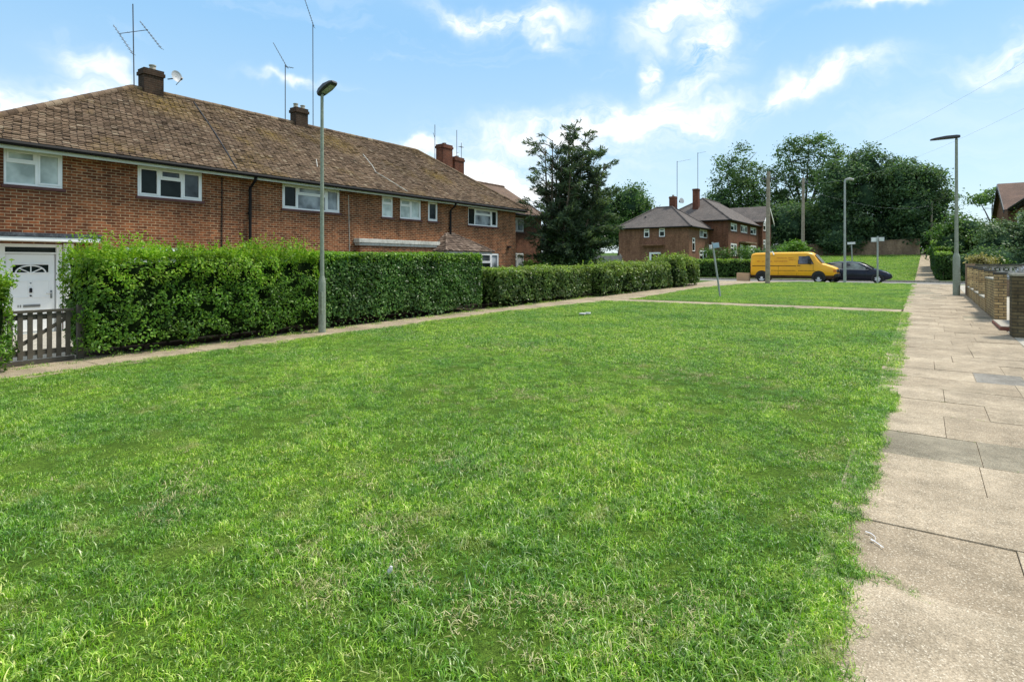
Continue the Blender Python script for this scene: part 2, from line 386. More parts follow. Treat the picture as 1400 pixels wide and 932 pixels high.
def np_mesh(name, V, F, mats, mi=None, parent=None, loc=None, smooth=False):
    """fast mesh from numpy arrays; F is (n, k)"""
    me = bpy.data.meshes.new(name); o = bpy.data.objects.new(name, me)
    if parent is not None: org = ORG[parent.name]; o.parent = parent
    else: org = Vector(loc) if loc is not None else Vector((0, 0, 0)); o.location = org
    ORG[o.name] = org
    V = np.asarray(V, np.float32) - np.array(org, np.float32)
    F = np.asarray(F, np.int32)
    me.vertices.add(len(V)); me.vertices.foreach_set('co', V.ravel())
    me.loops.add(F.size); me.loops.foreach_set('vertex_index', F.ravel())
    me.polygons.add(len(F)); me.polygons.foreach_set('loop_start', np.arange(0, F.size, F.shape[1], dtype=np.int32))
    for m in (mats if isinstance(mats, (list, tuple)) else [mats]): me.materials.append(m)
    if mi is not None: me.polygons.foreach_set('material_index', np.asarray(mi, np.int32))
    me.update(calc_edges=True); me.validate()
    if smooth: me.shade_smooth()
    COL.objects.link(o)
    return o

def unit(a): return a / np.maximum(np.linalg.norm(a, axis=1, keepdims=True), 1e-9)
def leaf_cards(P, N, L, asp, T=None, fold=.12):
    """rhombic leaves folded along the midrib: two triangles each side joined as 2 quads -> kept as one bent pair"""
    n = len(P); N = unit(N)
    T = rng.normal(size=(n, 3)) if T is None else T
    T = unit(T - N * (T * N).sum(1, keepdims=True))
    B = np.cross(N, T)
    L = np.asarray(L).reshape(-1, 1) * np.ones((n, 1)); Wd = L * asp
    tip = P + T * L * .5; tail = P - T * L * .5; mid = P + T * L * .05
    s1 = mid + B * Wd * .5 + N * L * fold; s2 = mid - B * Wd * .5 + N * L * fold
    V = np.stack([tail, s1, tip, s2], 1).reshape(-1, 3)
    F = np.arange(4 * n).reshape(n, 4)
    return V, F

# ------------------------------------------------------------------ setting
def strip(name, poly, mat, off, kind='structure', loc=None):
    m = MB(); m.face([(x, y, gz(y) + off) for x, y in poly]); o = m.build(name, mat, recalc=False)
    if o.data.polygons[0].normal.z < 0: o.data.flip_normals()
    return tag(o, kind=kind)

def make_ground():
    xs = [-900, -300, -120, -60, -30, -12, 0, 12, 30, 60, 120, 300, 900]
    ys = [-90, -40, 0, 20, 44.80, 44.81, 52.20, 52.21, 60, 75, 95, 130, 250, 700]
    m = MB(); nx = len(xs)
    m.v = [(x, y, gz(y)) for y in ys for x in xs]
    for j in range(len(ys) - 1):
        for i in range(nx - 1):
            m.f.append((j * nx + i, j * nx + i + 1, (j + 1) * nx + i + 1, (j + 1) * nx + i)); m.m.append(0)
    tag(m.build('ground', M['ground'], recalc=False), kind='structure')
make_ground()

def wob(y, k, amp): return amp * noise.noise(Vector((k * 3.1, y * .9, k))) + amp * .6 * noise.noise(Vector((k, y * 3.7, 7 + k)))
ys = [i * .25 for i in range(-16, 90)]
lawn_l = lambda y: -11.32 + wob(y, 2, .09) - (.0 if y < 14 else 0) + (max(0, y - 15) / 8.0) ** 1.3 * .95
lawn_r = lambda y: -.43 + .06 * min(1, y / 18) + wob(y, 5, .09)
lawn_poly = [(lawn_l(y), y) for y in ys if y <= 22.2] + [(lawn_r(y), y) for y in reversed(ys) if y <= 22.2]
strip('lawn', lawn_poly, M['lawn'], .004)
isl_l = [(-10.25, 23.35), (-10.29, 26.8), (-10.45, 30), (-10.55, 33.5), (-10.35, 36), (-9.9, 38.4), (-9.25, 41.4), (-8.2, 43.3), (-6.9, 44.75)]
isl_poly = isl_l + [(lawn_r(y) - .02, y) for y in [44.75] + [44.5 - k * .5 for k in range(43)]]
strip('green_verge', isl_poly, M['lawn'], .004)
strip('front_footpath', [(-12.75, -4), (-12.75, 44.75), (-6.85, 44.75), (-8.1, 43.4), (-9.15, 41.4), (-9.8, 38.4), (-10.2, 36), (-10.4, 33.5), (-10.3, 30), (-10.15, 26.8), (-10.1, 23.35), (-10.1, 22.1), (-11.2, 15), (-11.2, -4)], M['path'], -.006 + .008)
def path_slabs():
    m = MB(); y = -4.0
    while y < 22:
        y1 = y + R.uniform(.55, .95); x1 = -11.22 + R.uniform(-.02, .03) + max(0, y - 15) / 8 * .9; x0 = -12.5 + max(0, y - 15) / 8 * .6; dz = R.uniform(-.002, .004); tl = R.uniform(-.004, .004)
        P = [(x0, y + .004, gz(y) + .010 + dz), (x1, y + .004, gz(y) + .010 + dz + tl), (x1, y1 - .004, gz(y1) + .010 + dz + tl), (x0, y1 - .004, gz(y1) + .010 + dz)]
        i = len(m.v); m.v += P + [(a, b, c - .02) for a, b, c in P]
        for f in ((0, 1, 2, 3), (0, 4, 5, 1), (1, 5, 6, 2), (2, 6, 7, 3), (3, 7, 4, 0)): m.f.append(tuple(i + k for k in f)); m.m.append(0)
        y = y1
    tag(m.build('footpath_slabs', M['path']), kind='structure')
path_slabs()
strip('cross_path', [(-10.3, 22.25), (-.33, 22.25), (-.33, 23.3), (-10.3, 23.3)], M['path'], .003)
strip('front_gardens', [(-18.02, -4), (-12.76, -4), (-12.76, 26), (-18.02, 26)], M['soil'], .002)
strip('garden_path', [(-18.0, 3.0), (-12.77, 3.05), (-12.77, 4.3), (-14.5, 4.5), (-14.5, 9.2), (-18.0, 9.2)], M['concrete'], .008)
m = MB(); m.face([(-70, 44.95, .404), (70, 44.95, .404), (70, 52.05, .404), (-70, 52.05, .404)])
tag(m.build('road', M['road'], recalc=False), kind='structure')
for nm, y0, zt in (('kerb', 44.81, .512), ('kerb', 52.05, .535)):
    m = MB(); x = -70
    while x < 70:
        m.box(x, x + .905, y0, y0 + .14, .3, zt + R.uniform(-.004, .004)); x += .915
    tag(m.build(nm, M['coping'], bevel=.012), kind='structure')
bank = [(-13.0, 52.25), (-.42, 52.25), (-.28, 75), (-.13, 94.9), (-13.0, 94.9)]
m = MB(); m.face([(-30, 52.25, gz(52.25) + .01), (-.42, 52.25, gz(52.25) + .01), (-.13, 94.9, gz(94.9) + .01), (-30, 94.9, gz(94.9) + .01)])
tag(m.build('grass_bank', M['lawn'], recalc=False), kind='structure')
m = MB()
pp = [(52.215, -.45, .98), (60, -.4, .92), (75, -.28, .82), (95, -.13, .72), (130, .1, .8)]
for (y0, a0, b0), (y1, a1, b1) in zip(pp, pp[1:]):
    m.face([(a0, y0, gz(y0) + .014), (b0, y0, gz(y0) + .014), (b1, y1, gz(y1) + .014), (a1, y1, gz(y1) + .014)])
tag(m.build('far_footpath', M['path'], recalc=False), kind='structure')

# pavement of big irregular slabs over a soil bed
strip('pavement_bed', [(-.56, -3), (1.62, -3), (1.62, 44.75), (-.56, 44.75)], M['soil'], .0035)
def make_pavement():
    rows = [-2.4, -1.5, -.7, .1, .9, 1.7, 2.75, 3.74, 4.62, 5.5, 6.28, 7.1, 8.05, 8.83, 9.63, 10.45, 11.25, 12.1]
    while rows[-1] < 44: rows.append(rows[-1] + R.uniform(.62, .98))
    rows[-1] = 44.78
    m = MB()
    for k, (y0, y1) in enumerate(zip(rows, rows[1:])):
        c = [-.52 + R.uniform(-.03, .03)]
        if abs(y0 - 6.28) < .01: c += [.42, 1.02]
        elif abs(y0 - 10.45) < .01: c += [.62, 1.18]
        elif R.random() < .3: c += [R.uniform(.15, .5), R.uniform(.8, 1.2)]
        else: c += [R.uniform(.3, 1.1)]
        c.append(1.61)
        for j, (x0, x1) in enumerate(zip(c, c[1:])):
            mi = 0
            if abs(y0 - 6.28) < .01: mi = 1 if j in (0, 1) else 0
            elif abs(y0 - 10.45) < .01 and j == 1: mi = 2
            elif y0 > 12 and R.random() < .06: mi = 1
            dz = R.uniform(-.003, .005); tx = R.uniform(-.004, .004); ty = R.uniform(-.004, .004)
            # slightly skewed joints, sides going down into the bed
            sk = .035 * noise.noise(Vector((y0 * 1.3, 3, 1)))
            def q(x, y, s=0):
                z = gz(y) + .016 + dz + tx * (x - .6) + ty * (y - y0)
                yy = y + s * (x - .6)
                return (x, yy, z)
            g = R.uniform(.0006, .0032)
            s0 = .09 * noise.noise(Vector((y0 * 1.3, 3, 1))); s1 = .09 * noise.noise(Vector((y1 * 1.3, 3, 1)))
            P = [q(x0 + g, y0 + g, s0), q(x1 - g, y0 + g, s0), q(x1 - g, y1 - g, s1), q(x0 + g, y1 - g, s1)]
            D = [(x, y, z - .03) for x, y, z in P]
            i = len(m.v); m.v += P + D
            for f in ((0, 1, 2, 3), (0, 4, 5, 1), (1, 5, 6, 2), (2, 6, 7, 3), (3, 7, 4, 0)):
                m.f.append(tuple(i + k2 for k2 in f)); m.m.append(mi)
    o = m.build('pavement', [M['slab'], M['slab_dark'], M['slab_blue']], bevel=.0035)
    tag(o, kind='structure')
    m = MB(); pts = [(-.30 + .10 * t + .035 * math.sin(t * 6.5), 4.36 - .14 * t + .03 * math.sin(t * 9 + 1)) for t in [i / 10 for i in range(11)]]
    for (xa, ya), (xb, yb) in zip(pts, pts[1:]):
        m.face([(xa, ya - .006, gz(ya) + .0255), (xb, yb - .006, gz(yb) + .0255), (xb, yb + .006, gz(yb) + .0255), (xa, ya + .006, gz(ya) + .0255)])
    c = m.build('paint_mark', M['chalk'], parent=o, recalc=False)
make_pavement()

# ------------------------------------------------------------------ house parts
def wall_face(m, fr, a0, a1, c0, c1, openings=(), depth=.09, mi=0):
    A = sorted({a0, a1, *[x for o in openings for x in o[:2]]}); C = sorted({c0, c1, *[x for o in openings for x in o[2:4]]})
    A = [x for x in A if a0 <= x <= a1]; C = [x for x in C if c0 <= x <= c1]
    for i in range(len(A) - 1):
        for j in range(len(C) - 1):
            ca, cc = (A[i] + A[i + 1]) / 2, (C[j] + C[j + 1]) / 2
            if any(o[0] < ca < o[1] and o[2] < cc < o[3] for o in openings): continue
            m.face([fr.p(A[i], 0, C[j]), fr.p(A[i + 1], 0, C[j]), fr.p(A[i + 1], 0, C[j + 1]), fr.p(A[i], 0, C[j + 1])], mi)
    for x0, x1, z0, z1 in [o[:4] for o in openings]:
        for (p, q) in (((x0, z0), (x0, z1)), ((x0, z1), (x1, z1)), ((x1, z1), (x1, z0)), ((x1, z0), (x0, z0))):
            m.face([fr.p(p[0], 0, p[1]), fr.p(p[0], -depth - .05, p[1]), fr.p(q[0], -depth - .05, q[1]), fr.p(q[0], 0, q[1])], mi)

def window(parent, fr, a0, a1, c0, c1, cols, panes='glass', sill=True, label=None, bars=.055, ajar=None, sub=True):
    """cols: list of (fraction, kind, pane material); kinds f fixed, t transom light over, s side-hung sash"""
    m = MB(); pn = MB(); b0, b1 = -.075, -.02
    e = .002
    m.box(a0 + e, a1 - e, b0, b1, c0 + e, c0 + bars, 0, fr); m.box(a0 + e, a1 - e, b0, b1, c1 - bars, c1 - e, 0, fr)
    m.box(a0 + e, a0 + bars, b0, b1, c0 + bars, c1 - bars, 0, fr); m.box(a1 - bars, a1 - e, b0, b1, c0 + bars, c1 - bars, 0, fr)
    wi = a1 - a0 - 2 * bars; x = a0 + bars; mats = []
    tot = sum(c[0] for c in cols)
    def pane(x0, x1, z0, z1, mt):
        if mt not in mats: mats.append(mt)
        pn.face([fr.p(x0, -.05, z0), fr.p(x1, -.05, z0), fr.p(x1, -.05, z1), fr.p(x0, -.05, z1)], mats.index(mt))
    for k, (w, kind, mt) in enumerate(cols):
        x0, x1 = x, x + wi * w / tot; x = x1
        if k < len(cols) - 1:
            m.box(x1 - bars * .5, x1 + bars * .5, b0, b1, c0 + bars, c1 - bars, 0, fr)
        l = x0 + (bars * .5 if k else 0); r = x1 - (bars * .5 if k < len(cols) - 1 else 0)
        z0, z1 = c0 + bars, c1 - bars
        def sash(xa, xb, za, zb, w_=.045):
            m.box(xa, xb, b1 - .03, b1 + .014, za, za + w_, 0, fr); m.box(xa, xb, b1 - .03, b1 + .014, zb - w_, zb, 0, fr)
            m.box(xa, xa + w_, b1 - .03, b1 + .014, za + w_, zb - w_, 0, fr); m.box(xb - w_, xb, b1 - .03, b1 + .014, za + w_, zb - w_, 0, fr)
        if kind == 't':
            zt = c0 + (c1 - c0) * .64
            m.box(l, r, b0, b1, zt - bars * .5, zt + bars * .5, 0, fr)
            sash(l, r, zt + bars * .5, z1)
            pane(l, r, zt, z1, 'glass_sky' if mt == 'glass' else mt); pane(l, r, z0, zt, mt)
        else:
            if kind == 's': sash(l, r, z0, z1)
            pane(l, r, z0, z1, mt)
    w = m.build('window', M['white'], parent, bevel=.006 if sub else 0)
    if label: w['label'] = label
    pn.build('pane', [M[k] for k in mats], w, recalc=False)
    if sill:
        s = MB().box(a0 - .05, a1 + .05, -.07, .055, c0 - .075, c0 - .002, 0, fr); s.build('sill', M['sill'], w)
    return w

def tiled_slope(m, A, B, Cc, D, gauge=.108, tw=.168):
    """plain tiles on the slope A(eave left) B(eave right) C(ridge right) D(ridge left)"""
    A, B, Cc, D = map(Vector, (A, B, Cc, D))
    e = (B - A).normalized(); up = (D - A) - e * (D - A).dot(e); S = up.length; s = up.normalized(); n = e.cross(s)
    if n.z < 0: n = -n
    xl = (D - A).dot(e) / S; xr = ((Cc - A).dot(e) - (B - A).length) / S; L = (B - A).length
    rows = int(S / gauge)
    for k in range(rows):
        t = k * gauge; lo, hi = xl * t, L + xr * t
        x = lo - tw * (.5 if k % 2 else 0) - R.uniform(0, .02)
        while x < hi:
            x0, x1 = max(x, lo), min(x + tw - R.uniform(.006, .024), hi)
            if x1 - x0 > .03:
                lift = .026 + R.gauss(0, .006); dt = R.gauss(0, .011); sk = R.gauss(0, .006)
                if R.random() < .03: lift += R.uniform(.008, .02)
                lap = gauge + .012
                p = [A + e * x0 + s * (t + dt) + n * lift, A + e * x1 + s * (t + dt + sk) + n * (lift + R.gauss(0, .002)),
                     A + e * x1 + s * (t + lap) + n * .004, A + e * x0 + s * (t + lap) + n * .004,
                     A + e * x0 + s * (t + dt) + n * -.008, A + e * x1 + s * (t + dt + sk) + n * -.008]
                i = len(m.v); m.v += [tuple(q) for q in p]
                m.f += [(i, i + 1, i + 2, i + 3), (i + 4, i + 5, i + 1, i)]; m.m += [0, 0]
            x += tw

def ridge_run(m, P, Q, r=.10, seg=.34):
    P, Q = Vector(P), Vector(Q); L = (Q - P).length; d = (Q - P) / L; n = max(1, int(L / seg))
    for k in range(n):
        a = P + d * (L * k / n); b = P + d * (L * (k + 1) / n - .012)
        j = R.uniform(.97, 1.04)
        m.tube([a, b], [r * j, r * j * .96], 10)

def chimney(parent, cx, cy, lx, ly, z0, z1, mat, pots, name='chimney'):
    m = MB(); m.box(cx - lx / 2, cx + lx / 2, cy - ly / 2, cy + ly / 2, z0, z1 - .22)
    m.box(cx - lx / 2 - .04, cx + lx / 2 + .04, cy - ly / 2 - .04, cy + ly / 2 + .04, z1 - .22, z1 - .10)
    m.box(cx - lx / 2 - .01, cx + lx / 2 + .01, cy - ly / 2 - .01, cy + ly / 2 + .01, z1 - .10, z1)
    c = m.build(name, mat, parent)
    for dx, dy, h, r in pots:
        p = MB().tube([(cx + dx, cy + dy, z1 - .02), (cx + dx, cy + dy, z1 + h * .8), (cx + dx, cy + dy, z1 + h * .82), (cx + dx, cy + dy, z1 + h)], [r, r * .85, r * 1.05, r * 1.05], 12)
        p.build('chimney_pot', M['concrete'], c, smooth=True)
    return c

def aerial(parent, base, top, yagis, label=None, r=.018):
    """mast plus yagi booms: (attach point, tip point, n elements, element half length)"""
    m = MB(); m.tube([base, top], r, 6)
    for a, b, n, hl in yagis:
        a, b = Vector(a), Vector(b); m.tube([a, b], .012, 5)
        d = (b - a).normalized(); sd = d.cross(Vector((0, 0, 1))).normalized()
        for k in range(n):
            p = a.lerp(b, (k + .3) / n); w = sd * hl * (1 - .4 * k / max(1, n))
            m.tube([p - w, p + w], .007, 4)
    o = m.build('tv_aerial', M['aerial'], parent)
    if label: o['label'] = label
    return o

def gutter_line(m, P, Q, r=.058):
    m.tube([P, Q], r, 8)

# ---- the long terrace on the left
def terrace():
    X = -18.0; Y0, Y1 = 3.55, 26.0; base, top = -.4, 4.70
    t = thing('terraced_house', 'long red-brown brick terrace with mossy brown hipped roof behind the tall hedges', 'house', (X - 4, 14.8, 0))
    fr = Fr((X, 0, 0), (0, 1, 0), (1, 0, 0))
    zs, zh = 3.69, 4.555
    ops = [(4.48, 5.66, zs + .01, zh + .03), (7.40, 9.20, zs, zh), (11.93, 14.35, zs, zh), (16.46, 17.06, zs, zh), (17.47, 18.72, zs, zh), (19.17, 19.80, zs, zh), (21.98, 24.38, zs - .03, zh - .03),
           (7.10, 8.60, .95, 2.25), (22.2, 24.48, 1.0, 2.31), (4.36, 5.64, -.12, 2.28), (12.0, 14.2, .95, 2.2)]
    m = MB(); wall_face(m, fr, Y0, Y1, base, top, ops)
    m.face([(X, Y1, base), (X - 8.2, Y1, base), (X - 8.2, Y1, top), (X, Y1, top)])
    m.face([(X - 8.2, Y0, base), (X, Y0, base), (X, Y0, top), (X - 8.2, Y0, top)])
    m.face([(X - 8.2, Y1, base), (X - 8.2, Y0, base), (X - 8.2, Y0, top), (X - 8.2, Y1, top)])
    m.build('wall', M['brick'], t, recalc=False)
    # roof: hipped both ends
    ex, zx = X + .42, 4.70; rx, rz = -22.3, 7.86; bx = -26.9
    A, B = (ex, 3.2, zx), (ex, 26.45, zx); D, C = (rx, 9.0, rz), (rx, 22.85, rz)
    E_, F_ = (bx, 3.2, zx), (bx, 26.45, zx)
    m = MB(); tiled_slope(m, A, B, C, D)
    tiled_slope(m, E_, A, D, D); tiled_slope(m, B, F_, C, C, .12, .2)
    off = Vector((0, 0, -.03))
    for q in ((A, B, C, D), (E_, A, D), (B, F_, C), (F_, E_, D, C)):
        m.face([Vector(p) + off for p in q], 1)
    roof = m.build('roof', [M['tile'], M['felt']], t, recalc=False)
    m = MB()
    for p, q in ((D, C), (A, D), (E_, D), (B, C), (F_, C)): ridge_run(m, Vector(p) + Vector((0, 0, .0)), Vector(q))
    m.build('ridge_tiles', M['tile'], roof, smooth=True)
    # party seams: dark lead strip and pale mortar runs lying on the slope
    sl = (Vector(D) - Vector(A)); n = Vector((rz - zx, 0, ex - rx)).normalized()
    def on_roof(y, f): return Vector((ex + (rx - ex) * f, y, zx + (rz - zx) * f)) + n * .028
    m = MB(); m.tube([on_roof(11.0, .97), on_roof(10.6, .5), on_roof(10.1, .02)], .022, 6); m.build('valley_strip', M['black'], roof)
    m = MB(); m.tube([on_roof(17.6, .62), on_roof(17.3, .42), on_roof(17.0, .3), on_roof(17.25, .2), on_roof(17.6, .03)], .016, 5); m.build('mortar_line', M['offwhite'], roof)
    m = MB(); m.tube([on_roof(14.2, .35), on_roof(13.8, .22)], .014, 5)
    m.build('mortar_line', M['offwhite'], roof)
    # eaves
    m = MB(); m.box(Y0 - .3, Y1 + .4, .01, .40, 4.625, 4.655, 0, fr); m.box(Y0 - .3, Y1 + .4, .36, .385, 4.50, 4.625, 0, fr)
    m.build('soffit', M['soffit'], t)
    m = MB(); gutter_line(m, (X + .455, Y0 - .3, 4.64), (X + .455, Y1 + .42, 4.60)); m.build('gutter', M['gutter'], t, smooth=True)
    for y, r, zb in ((10.7, .05, .0), (20.58, .05, .0), (9.8, .016, .3)):
        m = MB(); m.tube([(X + .43, y, 4.58), (X + .36, y, 4.45), (X + .09, y, 4.25), (X + .07, y, zb)] if r > .03 else [(X + .02, y, 4.5), (X + .02, y, zb)], r, 8)
        if r > .03:
            for z in (3.4, 2.2, 1.0): m.tube([(X + .07, y, z), (X + .07, y, z + .07)], r * 1.35, 8)
        m.build('downpipe', M['gutter'], t, smooth=True)
    m = MB(); m.tube([(X + .015, 14.75, 4.4), (X + .015, 14.8, 2.2), (X + .015, 14.8, .4)], .012, 5); m.build('cable', M['offwhite'], t)
    # windows
    o = ops
    window(t, fr, *o[0], [(1, 't', 'net'), (.82, 's', 'net')])
    window(t, fr, *o[1], [(.85, 's', 'glass'), (1, 't', 'glass'), (.85, 's', 'glass_sky')])
    window(t, fr, *o[2], [(.62, 's', 'glass'), (1.35, 't', 'net_dark'), (.62, 's', 'net_dark')])
    window(t, fr, *o[3], [(1, 't', 'net')])
    window(t, fr, *o[4], [(1, 't', 'net'), (1, 's', 'net')])
    window(t, fr, *o[5], [(1, 's', 'glass_sky')])
    window(t, fr, *o[6], [(.45, 'f', 'glass'), (1.2, 't', 'net_dark'), (.45, 's', 'glass')])
    window(t, fr, *o[7], [(1, 't', 'net'), (1, 's', 'net_dark')])
    window(t, fr, *o[8], [(1, 's', 'glass'), (1.1, 't', 'glass'), (.8, 's', 'net_dark')])
    window(t, fr, *o[10], [(1, 't', 'net_dark'), (1, 's', 'net_dark')])
    # front door, surround and felt canopy
    d0, d1, dz0, dz1 = 4.52, 5.50, -.12, 2.02
    m = MB()
    m.box(4.36, 4.50, -.12, .02, -.2, 2.28, 0, fr); m.box(5.52, 5.64, -.12, .02, -.2, 2.28, 0, fr); m.box(4.5, 5.52, -.12, .0, 2.20, 2.28, 0, fr); m.box(4.5, 5.52, -.12, 0, 2.03, 2.075, 0, fr)
    m.box(5.66, 5.86, .002, .11, -.2, 2.30, 0, fr); m.box(4.14, 4.34, .002, .11, -.2, 2.30, 0, fr)
    m.box(5.645, 5.875, .003, .135, 2.12, 2.16, 0, fr)
    sur = m.build('door_surround', M['white'], t, bevel=.006)
    m = MB(); m.face([fr.p(4.5, -.07, 2.075), fr.p(5.52, -.07, 2.075), fr.p(5.52, -.07, 2.2), fr.p(4.5, -.07, 2.2)]); m.build('fanlight', M['glass'], sur, recalc=False)
    m = MB().box(5.70, 5.80, .111, .125, 1.18, 1.22, 0, fr); m.build('number_plate', M['black'], sur)
    m = MB(); m.box(d0, d1, -.09, -.045, dz0, dz1, 0, fr)
    for a0, a1, c0, c1 in ((4.62, 4.98, .95, 1.38), (5.04, 5.40, .95, 1.38), (4.62, 4.98, .12, .66), (5.04, 5.40, .12, .66)):
        for q in ((a0, a1, c0, c0 + .025), (a0, a1, c1 - .025, c1), (a0, a0 + .025, c0 + .025, c1 - .025), (a1 - .025, a1, c0 + .025, c1 - .025)):
            m.box(q[0], q[1], -.045, -.033, q[2], q[3], 0, fr)
    door = m.build('front_door', M['white'], t, bevel=.004)
    # sunburst light in the top of the door
    cx, cz, rr = 5.01, 1.56, .30
    m = MB(); arc = [(cx + rr * math.cos(a), cz + rr * .62 * math.sin(a)) for a in [PI * i / 12 for i in range(13)]]
    m.face([fr.p(a, -.040, c) for a, c in [(cx - .36, cz)] + [(cx - .36, cz + .21), (cx + .36, cz + .21), (cx + .36, cz)]]); m.build('door_glass', M['glass'], door, recalc=False)
    m = MB(); bx_ = lambda p, q, w=.014: m.tube([fr.p(p[0], -.034, p[1]), fr.p(q[0], -.034, q[1])], w, 5)
    for p, q in zip(arc, arc[1:]): bx_(p, q, .018)
    for a in (PI * .22, PI * .5, PI * .78): bx_((cx, cz), (cx + rr * 1.0 * math.cos(a), cz + rr * .62 * math.sin(a)))
    for p, q in (((cx - .37, cz), (cx + .37, cz)), ((cx - .37, cz + .22), (cx + .37, cz + .22)), ((cx - .37, cz), (cx - .37, cz + .22)), ((cx + .37, cz), (cx + .37, cz + .22))): bx_(p, q, .016)
    m.build('glazing_bars', M['white'], door)
    m = MB().box(4.86, 5.20, -.045, -.028, .72, .785, 0, fr); m.build('letterbox', M['metal'], door, bevel=.004)
    m = MB(); m.box(4.755, 4.775, -.045, -.036, .725, .785, 0, fr); m.box(4.80, 4.82, -.045, -.036, .725, .785, 0, fr); m.build('house_number', M['metal'], door)
    m = MB(); m.tube([fr.p(5.01, -.045, 1.17), fr.p(5.01, -.01, 1.17)], .022, 8); m.box(4.985, 5.035, -.04, -.015, 1.08, 1.18, 0, fr); m.build('knocker', M['black'], door); MB().tube([fr.p(5.01, -.045, 1.31), fr.p(5.01, -.03, 1.31)], .014, 8).build('spyhole', M['black'], door); MB().tube([fr.p(5.01, -.045, 1.0), fr.p(5.01, -.028, 1.0)], .02, 8).build('door_knob', M['black'], door)
    m = MB(); m.box(5.405, 5.445, -.045, -.03, .92, 1.12, 0, fr); m.tube([fr.p(5.425, -.03, 1.05), fr.p(5.425, .0, 1.05), fr.p(5.31, .0, 1.05)], .011, 6); m.build('door_handle', M['chrome'], door)
    m = MB(); m.box(3.7, 6.28, .003, .62, 2.335, 2.43, 0, fr); m.build('canopy_fascia', M['white'], t, bevel=.008)
    m = MB(); m.box(3.68, 6.30, .003, .64, 2.432, 2.53, 0, fr); m.build('canopy_roof', M['felt'], t, bevel=.015)
    m = MB(); m.box(4.0, 6.0, .115, .75, -.35, -.13, 0, fr); m.box(4.0, 6.0, .75, 1.15, -.4, -.02 - .16, 0, fr); m.build('doorstep', M['step_red'], t, bevel=.01)
    # pale ledge and small hipped porch roof
    m = MB(); m.box(15.0, 19.6, .003, .34, 2.60, 2.76, 0, fr); m.box(15.05, 19.6, .003, .30, 2.50, 2.60, 0, fr); m.build('porch_ledge', M['offwhite'], t, bevel=.012)
    m = MB(); m.box(15.1, 19.5, .004, .26, 2.18, 2.50, 0, fr); m.build('fascia_panel', M['brick'], t)
    ya, yb, zt, ze = 19.2, 22.7, 3.17, 2.36
    a, b, c, d = (X + 1.05, ya, ze), (X + 1.05, yb, ze), (X + .03, 20.9, zt), (X + .03, 20.35, zt)
    a2, b2 = (X + .03, ya, ze), (X + .03, yb, ze)
    m = MB(); tiled_slope(m, a, b, c, d, .14, .2); tiled_slope(m, b, b2, c, c, .14, .2); tiled_slope(m, a2, a, d, d, .14, .2)
    for q in ((a, b, c, d), (b, b2, c), (a2, a, d)): m.face([Vector(p) + off * .7 for p in q])
    pr = m.build('porch_roof', M['porch_tile'], t, recalc=False)
    m = MB(); ridge_run(m, a, d, .05); ridge_run(m, b, c, .05); ridge_run(m, d, c, .06); ridge_run(m, a2, d, .06, .3); m.build('ridge_tiles', M['porch_tile'], pr, smooth=True)
    m = MB(); m.box(ya + .1, yb - .1, .003, .98, 2.24, 2.34, 0, fr); m.build('porch_fascia', M['offwhite'], t)
    m = MB(); m.box(25.2, 25.42, .003, .14, 2.62, 2.70, 0, fr); m.build('vent', M['black'], t)
    # chimneys and aerials
    c1 = chimney(t, -22.3, 9.60, .46, .64, 7.3, 8.60, M['brick_chim'], [(0, .05, .20, .11)])
    c2 = chimney(t, -22.3, 15.6, .42, .60, 7.4, 8.55, M['brick_chim'], [(-.05, -.14, .2, .10), (.05, .14, .16, .1)])
    r = Vector((.8188, .5741, 0))
    p = Vector((-22.35, 9.08, 0))
    def at(base, s, z): q = Vector(base) + r * s; return (q.x, q.y, z)
    aerial(t, (p.x, p.y, 7.7), (p.x + .02, p.y - .05, 10.75), [
        (at(p, -.03, 9.02), at(p, -.72, 10.05), 9, .16), (at(p, .95, 9.22), at(p, .20, 10.18), 10, .16), (at(p, -.5, 9.75), at(p, .48, 9.88), 1, .05)], 'tall aerial mast with two slanting booms beside the sooty chimney')
    p = Vector((-22.35, 14.95, 0))
    aerial(t, (p.x, p.y, 7.7), (p.x, p.y, 10.3), [(at(p, .10, 10.15), at(p, -.52, 11.25), 9, .16), (at(p, 0, 10.22), at(p, .36, 10.16), 4, .12)], 'shorter aerial mast with one boom tipped up to the left')
    p = Vector((-22.35, 16.35, 0))
    aerial(t, (p.x, p.y, 7.7), (p.x - .02, p.y, 12.5), [(at(p, .05, 12.35), at(p, -.40, 13.7), 12, .17)], 'tallest aerial mast, its boom rising out of the picture')
    # satellite dish on the first chimney
    q = Vector((-22.0, 10.02, 8.35)); m = MB(); fdir = (r * .75 + Vector((.3, -.45, .25))).normalized()
    sx = fdir.cross(Vector((0, 0, 1))).normalized(); sy = sx.cross(fdir); cc = q + r * .30 + Vector((0, 0, .08))
    rings = [(0, 0), (.08, .008), (.16, .026), (.225, .055)]
    prev = None
    for rr_, dd in rings:
        ring = [cc + fdir * dd + (sx * math.cos(2 * PI * k / 16) * .8 + sy * math.sin(2 * PI * k / 16)) * rr_ for k in range(16)]
        if prev:
            for k in range(16): m.face([prev[k], prev[(k + 1) % 16], ring[(k + 1) % 16], ring[k]])
        prev = ring
    dsh = m.build('satellite_dish', M['dish'], t, recalc=False)
    m = MB(); m.tube([q, q + r * .18 + Vector((0, 0, .02)), cc], .02, 6); m.tube([cc - Vector((0, 0, .28)), cc + fdir * .42 - Vector((0, 0, .26))], .012, 5); m.tube([cc + fdir * .40 - Vector((0, 0, .27)), cc + fdir * .48 - Vector((0, 0, .25))], .035, 6)
    m.build('dish_arm', M['black'], dsh)
terrace()

